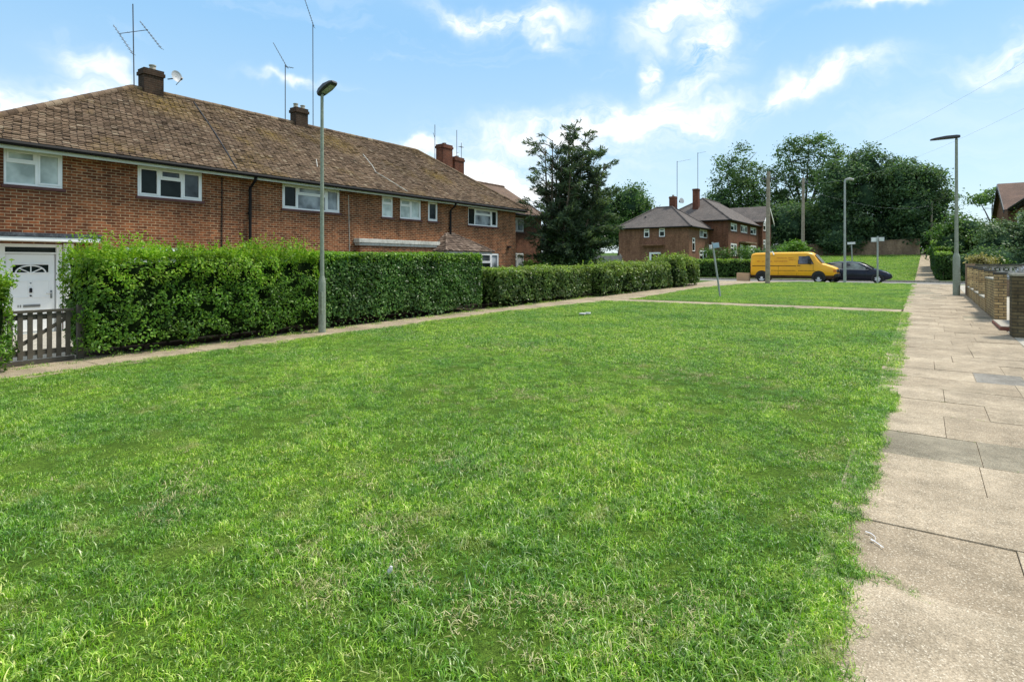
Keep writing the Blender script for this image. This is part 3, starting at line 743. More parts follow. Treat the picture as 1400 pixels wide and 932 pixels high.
def gable_roof_house():
    X = -19.5; Y0, Y1 = 26.003, 31.0; top = 4.72
    t = thing('setback_house', 'brown brick house set back beyond the terrace, half behind the tall conifer', 'house', (X - 3, 28.5, 0))
    fr = Fr((X, 0, 0), (0, 1, 0), (1, 0, 0))
    ops = [(27.55, 29.05, 3.66, 4.50), (27.55, 29.05, 1.3, 2.42)]
    m = MB(); wall_face(m, fr, Y0, Y1, -.2, top, ops)
    m.face([(X, Y1, -.2), (X - 6, Y1, -.2), (X - 6, Y1, top), (X - 3, Y1, 6.65), (X, Y1, top)])
    m.face([(X - 6, Y0, -.2), (X - 6, Y1, -.2), (X - 6, Y1, top), (X - 6, Y0, top)])
    m.build('wall', M['brick_set'], t, recalc=False)
    m = MB(); ex = X + .4
    P = [(ex, Y0 - .4, 4.70), (ex, Y1 + .15, 4.70), (-22.5, Y1 + .15, 6.80), (-22.5, 21.8, 6.80)]
    P[0] = (ex, 26.6, 4.70)
    m.prism([(ex, 4.70), (-22.5, 6.80), (-25.9, 4.70), (-25.9, 4.62), (-22.5, 6.70), (ex, 4.62)], 25.0, Y1 + .15, 0, Fr((0, 0, 0), (1, 0, 0), (0, 1, 0)))
    roof = m.build('roof', M['roof_brown'], t)
    m = MB(); ridge_run(m, (-22.5, 25.0, 6.8), (-22.5, Y1 + .15, 6.8), .09); m.build('ridge_tiles', M['roof_brown'], roof, smooth=True)
    m = MB(); m.box(Y0, Y1 + .1, .01, .38, 4.58, 4.615, 0, fr); m.build('soffit', M['soffit'], t)
    m = MB(); gutter_line(m, (ex + .04, 26.5, 4.62), (ex + .04, Y1 + .15, 4.60)); m.build('gutter', M['gutter'], t, smooth=True)
    window(t, fr, *ops[0], [(1, 't', 'net_dark'), (.9, 's', 'net_dark')]); window(t, fr, *ops[1], [(1, 't', 'net_dark'), (.9, 's', 'net_dark')])
    c = chimney(t, -22.6, 25.42, .56, .80, 5.0, 8.62, M['brick_chim_red'], [(0, 0, .12, .12)])
    c = chimney(t, -22.75, 26.62, .56, .85, 5.0, 8.08, M['brick_chim_red'], [(0, .1, .12, .12)])
    aerial(t, (-22.9, 24.95, 6.6), (-22.9, 24.95, 9.75), [((-22.9, 24.95, 9.0), (-23.0, 24.9, 9.3), 2, .08)], 'thin bare mast left of the taller red chimney')
    aerial(t, (-22.75, 26.7, 8.0), (-22.75, 26.7, 9.75), [((-22.75, 26.7, 8.4), (-22.75, 26.9, 8.45), 2, .07)], 'thin bare mast on the lower red chimney')
    aerial(t, (-22.9, 27.3, 6.6), (-22.9, 27.3, 9.1), [((-22.9, 27.1, 8.85), (-22.9, 27.5, 8.85), 5, .14)], 'cross-topped mast right of the lower red chimney')
gable_roof_house()

# ---- brick houses on the rise beyond the road
def hip_roof(m, x0, x1, y0, y1, ze, zr, along, inset):
    if along == 'x':
        ym = (y0 + y1) / 2; r0, r1 = (x0 + inset, ym, zr), (x1 - inset, ym, zr)
        m.face([(x0, y0, ze), (x1, y0, ze), r1, r0]); m.face([(x1, y0, ze), (x1, y1, ze), r1]); m.face([(x1, y1, ze), (x0, y1, ze), r0, r1]); m.face([(x0, y1, ze), (x0, y0, ze), r0])
        hips = [((x0, y0, ze), r0), ((x1, y0, ze), r1), ((x1, y1, ze), r1), ((x0, y1, ze), r0), (r0, r1)]
    else:
        xm = (x0 + x1) / 2; r0, r1 = (xm, y0 + inset, zr), (xm, y1 - inset, zr)
        m.face([(x1, y0, ze), (x1, y1, ze), r1, r0]); m.face([(x0, y0, ze), (x1, y0, ze), r0]); m.face([(x0, y1, ze), (x0, y0, ze), r0, r1]); m.face([(x1, y1, ze), (x0, y1, ze), r1])
        hips = [((x0, y0, ze), r0), ((x1, y0, ze), r0), ((x1, y1, ze), r1), ((x0, y1, ze), r1), (r0, r1)]
    m.face([(x0, y0, ze - .01), (x0, y1, ze - .01), (x1, y1, ze - .01), (x1, y0, ze - .01)])
    return hips

def far_houses():
    # corner house with hipped grey roof
    x0, x1, y0, y1 = -29.2, -20.9, 63.5, 71.0; ze = 5.92
    t = thing('brick_house', 'low brick house with grey hipped roof, nearest of the row beyond the road', 'house', (-25, 67, gz(67)), 'brick houses beyond the road')
    f1 = Fr((0, y0, 0), (1, 0, 0), (0, -1, 0)); f2 = Fr((x1, 0, 0), (0, 1, 0), (1, 0, 0))
    o1 = [(-26.1, -25.45, 4.75, 5.72), (-24.3, -23.62, 4.78, 5.75), (-25.42, -24.1, .9, 3.05)]
    o2 = [(67.3, 70.2, 4.75, 5.72), (64.7, 65.7, 3.15, 4.65), (67.3, 70.0, 1.75, 3.32)]
    m = MB(); wall_face(m, f1, x0, x1, .6, ze, o1); wall_face(m, f2, y0, y1, .6, ze, o2)
    m.face([(x0, y1, .6), (x0, y0, .6), (x0, y0, ze), (x0, y1, ze)]); m.face([(x1, y1, .6), (x0, y1, .6), (x0, y1, ze), (x1, y1, ze)])
    m.build('wall', M['brick_far'], t, recalc=False)
    m = MB(); h = hip_roof(m, x0 - .4, x1 + .4, y0 - .4, y1 + .4, 5.85, 8.45, 'x', 3.6); rf = m.build('roof', M['roof_grey'], t, recalc=False)
    m = MB(); [ridge_run(m, p, q, .11, .5) for p, q in h]; m.build('ridge_tiles', M['roof_grey'], rf)
    m = MB()
    for a, b in (((x0 - .42, y0 - .45, 5.80), (x1 + .45, y0 - .45, 5.80)), ((x1 + .45, y0 - .45, 5.80), (x1 + .45, y1 + .4, 5.80))): m.tube([a, b], .09, 6)
    m.build('gutter', M['gutter'], t)
    for o in o1[:2]: window(t, f1, *o, [(1, 't', 'glass')], bars=.1, sub=False)
    window(t, f2, *o2[0], [(1, 's', 'net_dark'), (1, 't', 'glass')], bars=.11, sub=False); window(t, f2, *o2[1], [(1, 't', 'glass')], bars=.1, sub=False); window(t, f2, *o2[2], [(1, 't', 'glass'), (1, 's', 'glass')], bars=.13, sub=False)
    m = MB(); m.box(-26.2, -23.7, .005, .75, 3.78, 3.92, 0, f1); m.build('door_canopy', M['brick_far'], t)
    m = MB(); m.box(-25.42, -25.18, -.1, .06, .9, 3.05, 0, f1); m.box(-25.18, -24.1, -.1, .06, 2.85, 3.05, 0, f1); m.build('door_frame', M['white'], t)
    m = MB(); m.box(-25.18, -24.2, -.1, -.05, .9, 2.85, 0, f1); m.build('front_door', M['door_red'], t)
    m = MB(); m.tube([(-24.0, y0 - .06, 2.6), (-24.0, y0 - .06, 2.9)], .09, 6); m.build('wall_light', M['black'], t)
    m = MB(); m.tube([(-26.6, 65.2, 6.75), (-26.6, 65.2, 7.3)], [.14, .10], 8); m.build('vent_pipe', M['black'], rf)
    chimney(t, -24.2, 67.8, .72, .7, 7.5, 9.7, M['brick_chim_red'], [(0, 0, .2, .14)])
    aerial(t, (-24.0, 68.6, 7.6), (-24.0, 68.6, 14.0), [((-24.0, 68.6, 13.9), (-22.6, 69.4, 14.2), 4, .25)], 'tall thin mast behind the stubby chimney', .035)
    m = MB(); m.tube([(-23.6, 68.3, 9.1), (-23.25, 68.1, 9.2)], [.1, .35], 10); m.build('satellite_dish', M['dish'], t)
    # taller middle house stepping forward
    x0, x1, y0, y1 = -27.5, -18.7, 71.003, 86.5; ze = 6.98
    t = thing('brick_house', 'taller brick house with tall chimney and pale-lit roof, middle of the row beyond the road', 'house', (-23, 78, gz(78)), 'brick houses beyond the road')
    f1 = Fr((0, y0, 0), (1, 0, 0), (0, -1, 0)); f2 = Fr((x1, 0, 0), (0, 1, 0), (1, 0, 0))
    o2 = [(72.1, 75.0, 5.68, 6.66), (76.8, 80.2, 5.68, 6.66), (81.9, 85.2, 5.66, 6.66), (72.1, 75.0, 2.7, 4.22), (81.9, 85.2, 2.6, 4.22), (76.5, 81.2, 1.7, 4.2)]
    m = MB(); wall_face(m, f1, x0, x1, 1, ze); wall_face(m, f2, y0, y1, 1, ze, o2); m.face([(x0, y1, 1), (x0, y0, 1), (x0, y0, ze), (x0, y1, ze)])
    m.build('wall', M['brick_set'], t, recalc=False)
    m = MB(); h = hip_roof(m, x0 - .4, x1 + .4, y0 - .4, y1 + 2, 6.92, 10.15, 'y', 5.2); rf = m.build('roof', M['roof_grey'], t, recalc=False)
    m = MB(); [ridge_run(m, p, q, .11, .5) for p, q in h[:2] + h[4:]]; m.build('ridge_tiles', M['roof_grey'], rf)
    m = MB(); m.tube([(x0 - .4, y0 - .45, 6.86), (x1 + .45, y0 - .45, 6.86), (x1 + .45, y1, 6.86)], .09, 6); m.build('gutter', M['gutter'], t)
    for k, o in enumerate(o2[:5]): window(t, f2, *o, [(1, 't', 'glass'), (1, 's', 'net_dark')] if k != 1 else [(1, 's', 'glass'), (1, 't', 'net_dark'), (1, 's', 'glass')], bars=.14, sub=False)
    m = MB(); m.box(76.5, 77.7, -.13, .05, 1.7, 4.2, 0, f2); m.build('side_light', M['white'], t); m = MB(); m.box(80.2, 81.2, -.13, .05, 1.7, 4.2, 0, f2); m.build('side_light', M['white'], t)
    m = MB(); m.box(77.7, 80.2, -.12, -.05, 1.7, 4.2, 0, f2); m.build('front_door', M['black'], t)
    m = MB(); m.box(75.9, 82.0, .004, .8, 4.35, 4.52, 0, f2); m.build('door_canopy', M['brick_old'], t)
    chimney(t, -23.3, 73.6, .68, .78, 7.8, 11.15, M['brick_chim_red'], [])
    aerial(t, (-23.6, 75.2, 9.2), (-23.6, 75.2, 16.0), [((-23.6, 75.2, 15.9), (-22.6, 75.6, 16.1), 4, .25)], 'tall thin mast behind the high chimney', .035)
    # gabled end house
    x0, x1, y0, y1 = -27, -18.2, 86.503, 92.3; ze = 7.75; ym = (y0 + y1) / 2
    t = thing('brick_house', 'narrow gabled brick house with white bargeboards, farthest of the row beyond the road', 'house', (-22, 89, gz(89)), 'brick houses beyond the road')
    f2 = Fr((x1, 0, 0), (0, 1, 0), (1, 0, 0))
    o2 = [(87.2, 90.2, 6.35, 7.6), (87.2, 89.6, 3.4, 5.15)]
    m = MB(); wall_face(m, f2, y0, y1, 1.5, ze, o2); m.face([(x1, y0, ze), (x1, y1, ze), (x1, ym, 9.75)])
    m.face([(x0, y0, 1.5), (x1, y0, 1.5), (x1, y0, ze), (x0, y0, ze)]); m.face([(x1, y1, 1.5), (x0, y1, 1.5), (x0, y1, ze), (x1, y1, ze)])
    m.build('wall', M['brick_set'], t, recalc=False)
    m = MB(); m.prism([(y0 - .3, 7.6), (ym, 9.95), (y1 + .3, 7.6), (y1 + .3, 7.48), (ym, 9.82), (y0 - .3, 7.48)], -9.0, .35, 0, f2); m.build('roof', M['roof_grey'], t)
    m = MB(); m.prism([(y0 - .32, 7.56), (ym, 9.92), (y1 + .32, 7.56), (y1 + .32, 7.22), (ym, 9.58), (y0 - .32, 7.22)], .352, .42, 0, f2); m.build('bargeboard', M['white'], t)
    m = MB(); m.tube([f2.p(ym, .01, 8.8), f2.p(ym, .08, 8.8)], .28, 10); m.build('gable_vent', M['white'], t)
    window(t, f2, *o2[0], [(1, 't', 'glass'), (1, 's', 'glass')], bars=.16, sub=False); window(t, f2, *o2[1], [(1, 't', 'glass'), (1, 's', 'net_dark')], bars=.16, sub=False)
    # house on the right beyond the trees: gable wing and long eaves
    t = thing('brick_house', 'brown-roofed house with jutting gable above the trees on the right', 'house', (11, 72, gz(72)), 'brick houses beyond the road')
    x = 7.6; f = Fr((x, 0, 0), (0, 1, 0), (-1, 0, 0)); g0 = 1.0
    ops = [(58.5, 61, 5.4, 6.8), (63.5, 66, 5.4, 6.8), (68, 70.5, 5.4, 6.8), (73, 75.5, 5.4, 6.8)]
    m = MB(); wall_face(m, f, 54, 77, g0, 7.35, ops); m.face([(x, 54, g0), (x + 9, 54, g0), (x + 9, 54, 7.35), (x, 54, 7.35)])
    xg = 7.1
    m.face([(xg, 77, g0), (xg, 89, g0), (xg, 89, 7.3), (xg, 83, 10.35), (xg, 77, 7.3)]); m.face([(xg, 77, g0), (x + 9, 77, g0), (x + 9, 77, 7.3), (xg, 77, 7.3)])
    m.build('wall', M['brick_far'], t, recalc=False)
    m = MB()
    m.prism([(76.6, 7.2), (83, 10.5), (89.4, 7.2), (89.4, 7.05), (83, 10.3), (76.6, 7.05)], -9, .35, 0, Fr((xg, 0, 0), (0, 1, 0), (-1, 0, 0)))
    m.prism([(x - .45, 7.35), (x + 4.5, 10.0), (x + 9.4, 7.35), (x + 9.4, 7.22), (x + 4.5, 9.85), (x - .45, 7.22)], 53.6, 80, 0, Fr())
    m.build('roof', M['roof_red'], t)
    m = MB(); m.prism([(76.55, 7.18), (83, 10.48), (89.45, 7.18), (89.45, 6.8), (83, 10.05), (76.55, 6.8)], .352, .42, 0, Fr((xg, 0, 0), (0, 1, 0), (-1, 0, 0))); m.build('bargeboard', M['lamp_dark'], t)
    m = MB(); m.tube([(x - .5, 53.6, 7.25), (x - .5, 77, 7.25)], .12, 6); m.box(53.6, 77, .02, .45, 7.05, 7.2, 0, f); m.build('gutter', M['gutter'], t)
    for o in ops: window(t, f, *o, [(1, 't', 'glass_sky'), (1, 's', 'net_dark')], bars=.14, sub=False)
far_houses()

# ------------------------------------------------------------------ lamps, poles, signs, wires
def street_lamp(name, label, x, y, H, r0, r1, hb, head, mat, group='street lamps'):
    z = gz(y); t = thing(name, label, 'street lamp', (x, y, z), group)
    m = MB(); m.tube([(x, y, z - .1), (x, y, z + hb), (x, y, z + hb + .03), (x, y, z + hb + .16)], [r0, r0, r0 * .96, r1 * 1.1], 16)
    b = m.build('base', mat, t, smooth=True)
    m = MB(); m.box(x + r0 * .2, x + r0 * 1.06, y - r0 * .93, y - r0 * .55, z + .45, z + 1.0); m.build('access_door', mat, b, bevel=.01)
    m = MB(); m.tube([(x, y, z + hb + .15), (x, y, z + H)], [r1, r1 * .72], 12); m.build('shaft', mat, t, smooth=True)
    return t, z

t, z = street_lamp('street_lamp', 'pale green lamp post with dark tilted head standing against the tall hedge', -12.02, 9.05, 5.86, .088, .052, 1.22, None, M['lamp_green'])
def lantern(parent, c, d, L, w, h):
    """flat tapered lantern pointing along d"""
    d = Vector(d).normalized(); s = d.cross(Vector((0, 0, 1))).normalized(); u = s.cross(d)
    fr = Fr(c, d, s, u); m = MB()
    prof = [(-.08, w * .30, h * .8), (.05 * L, w * .42, h), (.45 * L, w * .5, h), (.85 * L, w * .42, h * .6), (L, w * .26, h * .3)]
    rings = []
    for a, ww, hh in prof:
        rings.append([fr.p(a, -ww, 0), fr.p(a, -ww * .8, hh), fr.p(a, ww * .8, hh), fr.p(a, ww, 0), fr.p(a, ww * .7, -.03), fr.p(a, -ww * .7, -.03)])
    i = len(m.v); n = 6
    for q in rings: m.v += [tuple(p) for p in q]
    for k in range(len(rings) - 1):
        for j in range(n):
            m.f.append((i + k * n + j, i + k * n + (j + 1) % n, i + (k + 1) * n + (j + 1) % n, i + (k + 1) * n + j)); m.m.append(0)
    m.f += [tuple(i + j for j in range(n)), tuple(i + (len(rings) - 1) * n + j for j in range(n))]; m.m += [0, 0]
    hd = m.build('lamp_head', M['lamp_dark'], parent, bevel=.01)
    m = MB(); m.face([fr.p(.12 * L, -w * .3, -.034), fr.p(.12 * L, w * .3, -.034), fr.p(.8 * L, w * .26, -.034), fr.p(.8 * L, -w * .26, -.034)]); m.build('lens', M['lamp_glass'], hd, recalc=False)
lantern(t, (-12.02, 9.05, z + 5.84), (.80, .10, .42), .48, .32, .11)
t, z = street_lamp('street_lamp', 'grey-green lamp post with level arm beside the brick garden wall', 1.24, 32.6, 6.95, .135, .075, 1.72, None, M['lamp_green'])
m = MB(); m.tube([(1.24, 32.6, z + 6.9), (1.24, 32.6, z + 7.04), (1.12, 32.55, z + 7.06)], .06, 8); m.build('bracket', M['lamp_dark'], t)
lantern(t, (1.28, 32.6, z + 7.02), (-.93, -.25, -.05), 1.02, .34, .10)
t, z = street_lamp('street_lamp', 'slim pale lamp post with small hooked head before the dark car', -4.22, 44.55, 6.75, .09, .075, 1.3, None, M['galv'])
m = MB(); m.tube([(-4.22, 44.55, z + 6.7), (-4.16, 44.57, z + 6.85), (-3.95, 44.65, z + 6.9), (-3.72, 44.72, z + 6.82)], [.07, .07, .09, .07], 8); m.build('lamp_head', M['galv'], t, smooth=True)

def pole(name, label, x, y, H, r0, r1, tr=0):
    z = gz(y); t = thing(name, label, 'utility pole', (x, y, z), 'wooden utility poles')
    m = MB(); m.tube([(x, y, z - .3), (x + .02, y, z + H * .5), (x + .05, y, z + H)], [r0, (r0 + r1) / 2, r1], 10); m.build('pole_shaft', M['wood_pole'], t, smooth=True)
    m = MB(); m.box(x - .35, x + .45, y - .05, y + .05, z + H - .5, z + H - .42); m.tube([(x - .3, y, z + H - .42), (x - .3, y, z + H - .3)], .03, 6); m.tube([(x + .4, y, z + H - .42), (x + .4, y, z + H - .3)], .03, 6)
    m.build('cross_bracket', M['aerial'], t)
    return z + H
zt1 = pole('utility_pole', 'brown wooden pole rising in front of the yellow van', -8.28, 40.9, 7.32, .155, .11)
t = bpy.data.objects['utility_pole']; m = MB(); m.tube([(-8.12, 40.8, 2.5), (-7.95, 40.7, 2.55), (-7.85, 40.65, 2.35)], .04, 6); m.build('bracket_light', M['white'], t)
zt2 = pole('utility_pole', 'pale wooden pole standing behind the yellow van', -9.4, 62, 8.9, .17, .12)
zt3 = pole('utility_pole', 'thin distant pole at the top of the climbing footpath', .98, 95, 6.9, .14, .10)
for nm, lab, a, b, sag in (('overhead_wire', 'thin wire slanting from the pole by the van up over the lamp post', (-8.25, 40.9, zt1 - .25), (4.0, 14, 7.0), .9),
                      ('overhead_wire', 'second thin wire just under the other, crossing the sky on the right', (-9.3, 62, zt2 - .3), (4.6, 15, 6.4), 1.2),
                      ('overhead_wire', 'faint wire running from the van pole towards the big trees', (-8.25, 40.9, zt1 - .3), (1.0, 95, zt3 - .4), 1.1)):
    a, b = Vector(a), Vector(b); pts = []
    for k in range(25):
        f = k / 24; p = a.lerp(b, f); p.z -= sag * 4 * f * (1 - f); pts.append(p)
    tag(MB().tube(pts, .0032, 4).build(nm, M['wire'], loc=a), lab, 'wire', 'overhead wires')

def sign_post(label, x, y, top, r, plates, mat='galv'):
    z = gz(y); t = thing('sign_post', label, 'sign', (x, y, z), 'street sign posts')
    top = Vector(top); m = MB(); m.tube([(x, y, z - .1), top], r, 10); m.build('post', M[mat], t, smooth=True)
    ax = (top - Vector((x, y, z))).normalized()
    for off, r_, w, h, face in plates:
        r_ = Vector(r_).normalized(); r_ = (r_ - ax * r_.dot(ax)).normalized(); n = r_.cross(ax)
        fr = Fr(top + Vector(off), r_, n, ax); m = MB(); m.box(-w / 2, w / 2, -.012, .012, -h / 2, h / 2); 
        m = MB().box(-w / 2, w / 2, -.012, .012, -h / 2, h / 2, 0, fr); pl = m.build('sign_plate', M['sign_back'], t, bevel=.004)
        m = MB(); m.face([fr.p(-w / 2 + .02, .0135, -h / 2 + .02), fr.p(w / 2 - .02, .0135, -h / 2 + .02), fr.p(w / 2 - .02, .0135, h / 2 - .02), fr.p(-w / 2 + .02, .0135, h / 2 - .02)]); m.build('sign_face', M[face], pl, recalc=False)
    return t
sx, sy = -7.22, 26.2
sign_post('leaning sign post with small pale plates on the grass near the cross path', sx, sy, (sx - .30, sy - .22, 2.72), .042,
          [((.14, .04, -.14), (.80, .55, 0), .30, .24, 'sign_blue'), ((-.06, -.03, -.2), (.1, .9, 0), .34, .20, 'sign_white')])
sign_post('straight grey sign post in front of the dark car bonnet', -2.36, 44.4, (-2.36, 44.4, 3.55), .05,
          [((-.2, 0, -.22), (.95, .3, 0), .34, .3, 'sign_white'), ((.22, .02, -.2), (.9, -.4, 0), .34, .28, 'sign_white')])
sign_post('small white sign on a short post behind the dark car', -4.94, 58.5, (-5.04, 58.5, 3.66), .05,
          [((.0, -.06, -.12), (1, .1, 0), .62, .22, 'sign_white')])

# ------------------------------------------------------------------ vehicles
def loft(m, secs, mi=None):
    """secs: list of (x, [(y, z) half profile bottom to top centre]); mirrored"""
    full = []
    for x, h in secs:
        full.append([(x, y, z) for y, z in h] + [(x, -y, z) for y, z in reversed(h) if y > 1e-6])
    n = len(full[0]); i = len(m.v)
    for s in full: m.v += s
    for k in range(len(full) - 1):
        for j in range(n - 1):
            m.f.append((i + k * n + j, i + (k + 1) * n + j, i + (k + 1) * n + j + 1, i + k * n + j + 1)); m.m.append(mi(k, j, n) if mi else 0)
        m.f.append((i + k * n + n - 1, i + (k + 1) * n + n - 1, i + (k + 1) * n, i + k * n)); m.m.append(0)
    m.f += [tuple(i + j for j in range(n)), tuple(i + (len(full) - 1) * n + j for j in reversed(range(n)))]; m.m += [0, 0]

class VehicleBuilder:
    """vehicle parts are built in local metres (x forward) and hung on an Empty"""
    def __init__(s, name, label, cat, loc, rz=0, group=None):
        s.t = bpy.data.objects.new(name, None); COL.objects.link(s.t); s.t.location = loc; s.t.rotation_euler = (0, 0, rz)
        tag(s.t, label, cat, group); ORG[s.t.name] = Vector((0, 0, 0))
    def part(s, m, name, mat, parent=None, **kw): return m.build(name, mat, parent or s.t, **kw)
    def wheel(s, x, y, r, w, spokes):
        sg = 1 if y > 0 else -1
        m = MB(); prof = [(w / 2 - .02, r * .62), (w / 2, r * .68), (w / 2, r * .92), (w / 2 - .03, r), (-w / 2 + .03, r), (-w / 2, r * .9), (-w / 2, r * .6)]
        n = 24
        rings = [[(x + rr * math.cos(2 * PI * k / n), y + sg * b, r + rr * math.sin(2 * PI * k / n)) for k in range(n)] for b, rr in prof]
        for a, b in zip(rings, rings[1:]):
            for k in range(n): m.face([a[k], a[(k + 1) % n], b[(k + 1) % n], b[k]])
        wh = m.build('wheel', M['tyre'], s.t, recalc=False)
        m = MB(); o = y + sg * (w / 2 - .035)
        m.tube([(x, o - sg * .05, r), (x, o, r)], [r * .62, r * .62], n)
        for k in range(spokes):
            a = 2 * PI * k / spokes; d = (math.cos(a), math.sin(a)); p = (-d[1], d[0])
            for w0, w1, r0, r1 in ((.05, .035, .05, r * .58),):
                P = [(x + d[0] * r0 + p[0] * w0, o + sg * .02, r + d[1] * r0 + p[1] * w0), (x + d[0] * r1 + p[0] * w1, o + sg * .012, r + d[1] * r1 + p[1] * w1), (x + d[0] * r1 - p[0] * w1, o + sg * .012, r + d[1] * r1 - p[1] * w1), (x + d[0] * r0 - p[0] * w0, o + sg * .02, r + d[1] * r0 - p[1] * w0)]
                m.face(P)
        m.tube([(x, o, r), (x, o + sg * .03, r)], [r * .2, r * .15], 12)
        m.build('hub_cap', M['hub'], wh, recalc=True)
    def arch(s, x, y, r, zc, mat):
        m = MB(); pts = [(x + r * math.cos(a), zc + r * math.sin(a)) for a in [PI * k / 16 for k in range(17)]] + [(x - r, zc - .16), (x + r, zc - .16)]
        m.face([(a, y, c) for a, c in pts]); m.build('wheel_arch', M[mat], s.t, recalc=False)

def van():
    v = VehicleBuilder('parked_van', 'yellow panel van with faded red lettering parked along the kerb', 'van', (-7.62, 46.55, .404))
    def S(zb, zt, w, wt, zbelt=1.25):
        zbelt = min(zbelt, zt - .12)
        return [(w - .05, zb), (w, zb + .10), (w, (zb + zbelt) / 2), (w - .005, zbelt), (w - (w - wt) * .55, zbelt + (zt - zbelt) * .6), (wt, zt - .10), (wt - .10, zt - .03), (wt * .5, zt), (0, zt + .01)]
    secs = [(-2.80, S(.55, 2.00, .88, .74)), (-2.74, S(.52, 2.10, .93, .80)), (-2.55, S(.5, 2.17, .95, .84)), (-1.0, S(.5, 2.20, .95, .85)), (.9, S(.5, 2.20, .95, .85)), (1.2, S(.5, 2.17, .95, .82)),
            (1.36, S(.5, 2.08, .95, .78)), (1.55, S(.5, 1.85, .95, .80)), (1.9, S(.5, 1.40, .94, .84)), (2.1, S(.5, 1.335, .93, .84)), (2.5, S(.52, 1.19, .90, .8, 1.1)), (2.72, S(.55, 1.09, .86, .76, 1.0)), (2.79, S(.6, 1.02, .82, .72, .95))]
    m = MB(); loft(m, secs, lambda k, j, n: 1 if j in (6, 7, 8, 9) and k < 6 else 0)
    body = v.part(m, 'body', [M['van'], M['van_roof']], smooth=True)
    m = MB(); loft(m, [(-2.81, [(.86, .32), (.90, .40), (.93, .54), (0, .56)]), (2.6, [(.86, .32), (.9, .40), (.91, .54), (0, .56)])]); v.part(m, 'skirt', M['van_dirt_shade'])
    m = MB(); m.box(2.62, 2.90, -.86, .86, .46, .68); v.part(m, 'front_bumper', M['black'], bevel=.03)
    m = MB(); m.box(-2.92, -2.80, -.86, .86, .42, .58); v.part(m, 'rear_bumper', M['black'], bevel=.02)
    for sg in (-1, 1):
        ys = lambda z: sg * ((.95 if z < 1.25 else .95 - .055 * (z - 1.25) / .57 - (.04 if z > 1.82 else 0) * (z - 1.82) / .3) + .004)
        def quad(P, nm, mat, par=body, o=0): 
            m = MB(); m.face([(x, ys(z) + sg * o, z) for x, z in P]); return v.part(m, nm, M[mat], par, recalc=False)
        w_ = quad([(.40, 1.34), (1.42, 1.34), (1.28, 1.62), (1.12, 1.93), (.40, 1.93)], 'window', 'black', body, .002)
        m = MB(); m.face([(x, ys(z) + sg * .006, z) for x, z in [(.44, 1.37), (1.02, 1.37), (1.02, 1.90), (.44, 1.90)]]); m.face([(x, ys(z) + sg * .006, z) for x, z in [(1.07, 1.37), (1.36, 1.37), (1.24, 1.62), (1.09, 1.90), (1.07, 1.90)]])
        v.part(m, 'pane', M['van_glass'], w_, recalc=False)
        m = MB()  # door gaps, and the rail groove's shadow painted as a dark strip
        for P in ([(-2.66, 1.19), (.28, 1.19), (.28, 1.235), (-2.66, 1.235)], [(.30, .58), (.315, .58), (.315, 1.98), (.30, 1.98)], [(1.36, .92), (1.375, .92), (1.375, 1.30), (1.36, 1.30)], [(-.9, .58), (-.885, .58), (-.885, 1.19), (-.9, 1.19)], [(-2.66, 1.93), (.28, 1.93), (.28, 1.945), (-2.66, 1.945)]):
            m.face([(x, ys(z) + sg * .003, z) for x, z in P])
        v.part(m, 'gap_and_groove_shade', M['van_dirt_shade'], body, recalc=False)
        m = MB()
        for k in range(34):
            x = -1.35 + k * .085
            if abs(x - .3) > .06: m.face([(x, ys(.86) + sg * .003, .85), (x + .045, ys(.86) + sg * .003, .85), (x + .045, ys(.86) + sg * .003, .90), (x, ys(.86) + sg * .003, .90)])
        v.part(m, 'rivet_row', M['van_dirt_shade'], body, recalc=False)
        # worn, unreadable signwriting in two lines
        m = MB(); RR = random.Random(5)
        for z0, h, x0, x1 in ((1.50, .085, -2.35, -.35), (1.60, .08, -.25, .22), (1.74, .07, -1.0, .2)):
            x = x0
            while x < x1:
                w = RR.uniform(.03, .075)
                if RR.random() < .85:
                    for q in range(2):
                        xa = x + q * w * .6; m.face([(xa, ys(z0) + sg * .003, z0), (xa + w * .28, ys(z0) + sg * .003, z0), (xa + w * .28, ys(z0 + h) + sg * .003, z0 + h), (xa, ys(z0 + h) + sg * .003, z0 + h)])
                    zz = z0 + RR.choice((0, h * .45, h * .8)); m.face([(x, ys(zz) + sg * .0032, zz), (x + w, ys(zz) + sg * .0032, zz), (x + w, ys(zz) + sg * .0032, zz + h * .22), (x, ys(zz) + sg * .0032, zz + h * .22)])
                x += w + .03
        v.part(m, 'lettering', M['rust'], body, recalc=False)
        m = MB(); m.box(.36, .56, sg * .95 - .02, sg * .95 + .02, 1.22, 1.26); v.part(m, 'door_handle', M['black'], body)
        m = MB(); m.tube([(1.18, sg * .95, 1.30), (1.2, sg * 1.08, 1.42)], .018, 5); m.box(1.08, 1.28, sg * 1.12 - .04, sg * 1.12 + .04, 1.36, 1.72); v.part(m, 'wing_mirror', M['black'], bevel=.015)
        for x in (-2.02, 1.70):
            v.arch(x, ys(.6) + sg * .004, .44, .44, 'black'); v.wheel(x, sg * .875, .345, .2, 5)
        m = MB(); m.box(2.70, 2.815, sg * .72 - .13, sg * .72 + .13, .80, .98); h = v.part(m, 'headlight', M['lamp_glass'], bevel=.01)
        m = MB(); m.box(2.60, 2.80, sg * .855 - .03, sg * .855 + .02, .80, .95); v.part(m, 'indicator', M['orange'])
        m = MB(); m.box(-2.83, -2.76, sg * .82 - .07, sg * .82 + .09, .80, 1.15); v.part(m, 'tail_light', M['door_red'])
    # windscreen and grille
    m = MB(); m.face([(1.43, -.68, 2.03), (1.43, .68, 2.03), (1.90, .80, 1.425), (1.90, -.80, 1.425)])
    for i, p in enumerate(m.v): m.v[i] = (p[0] + .012, p[1], p[2] + .012)
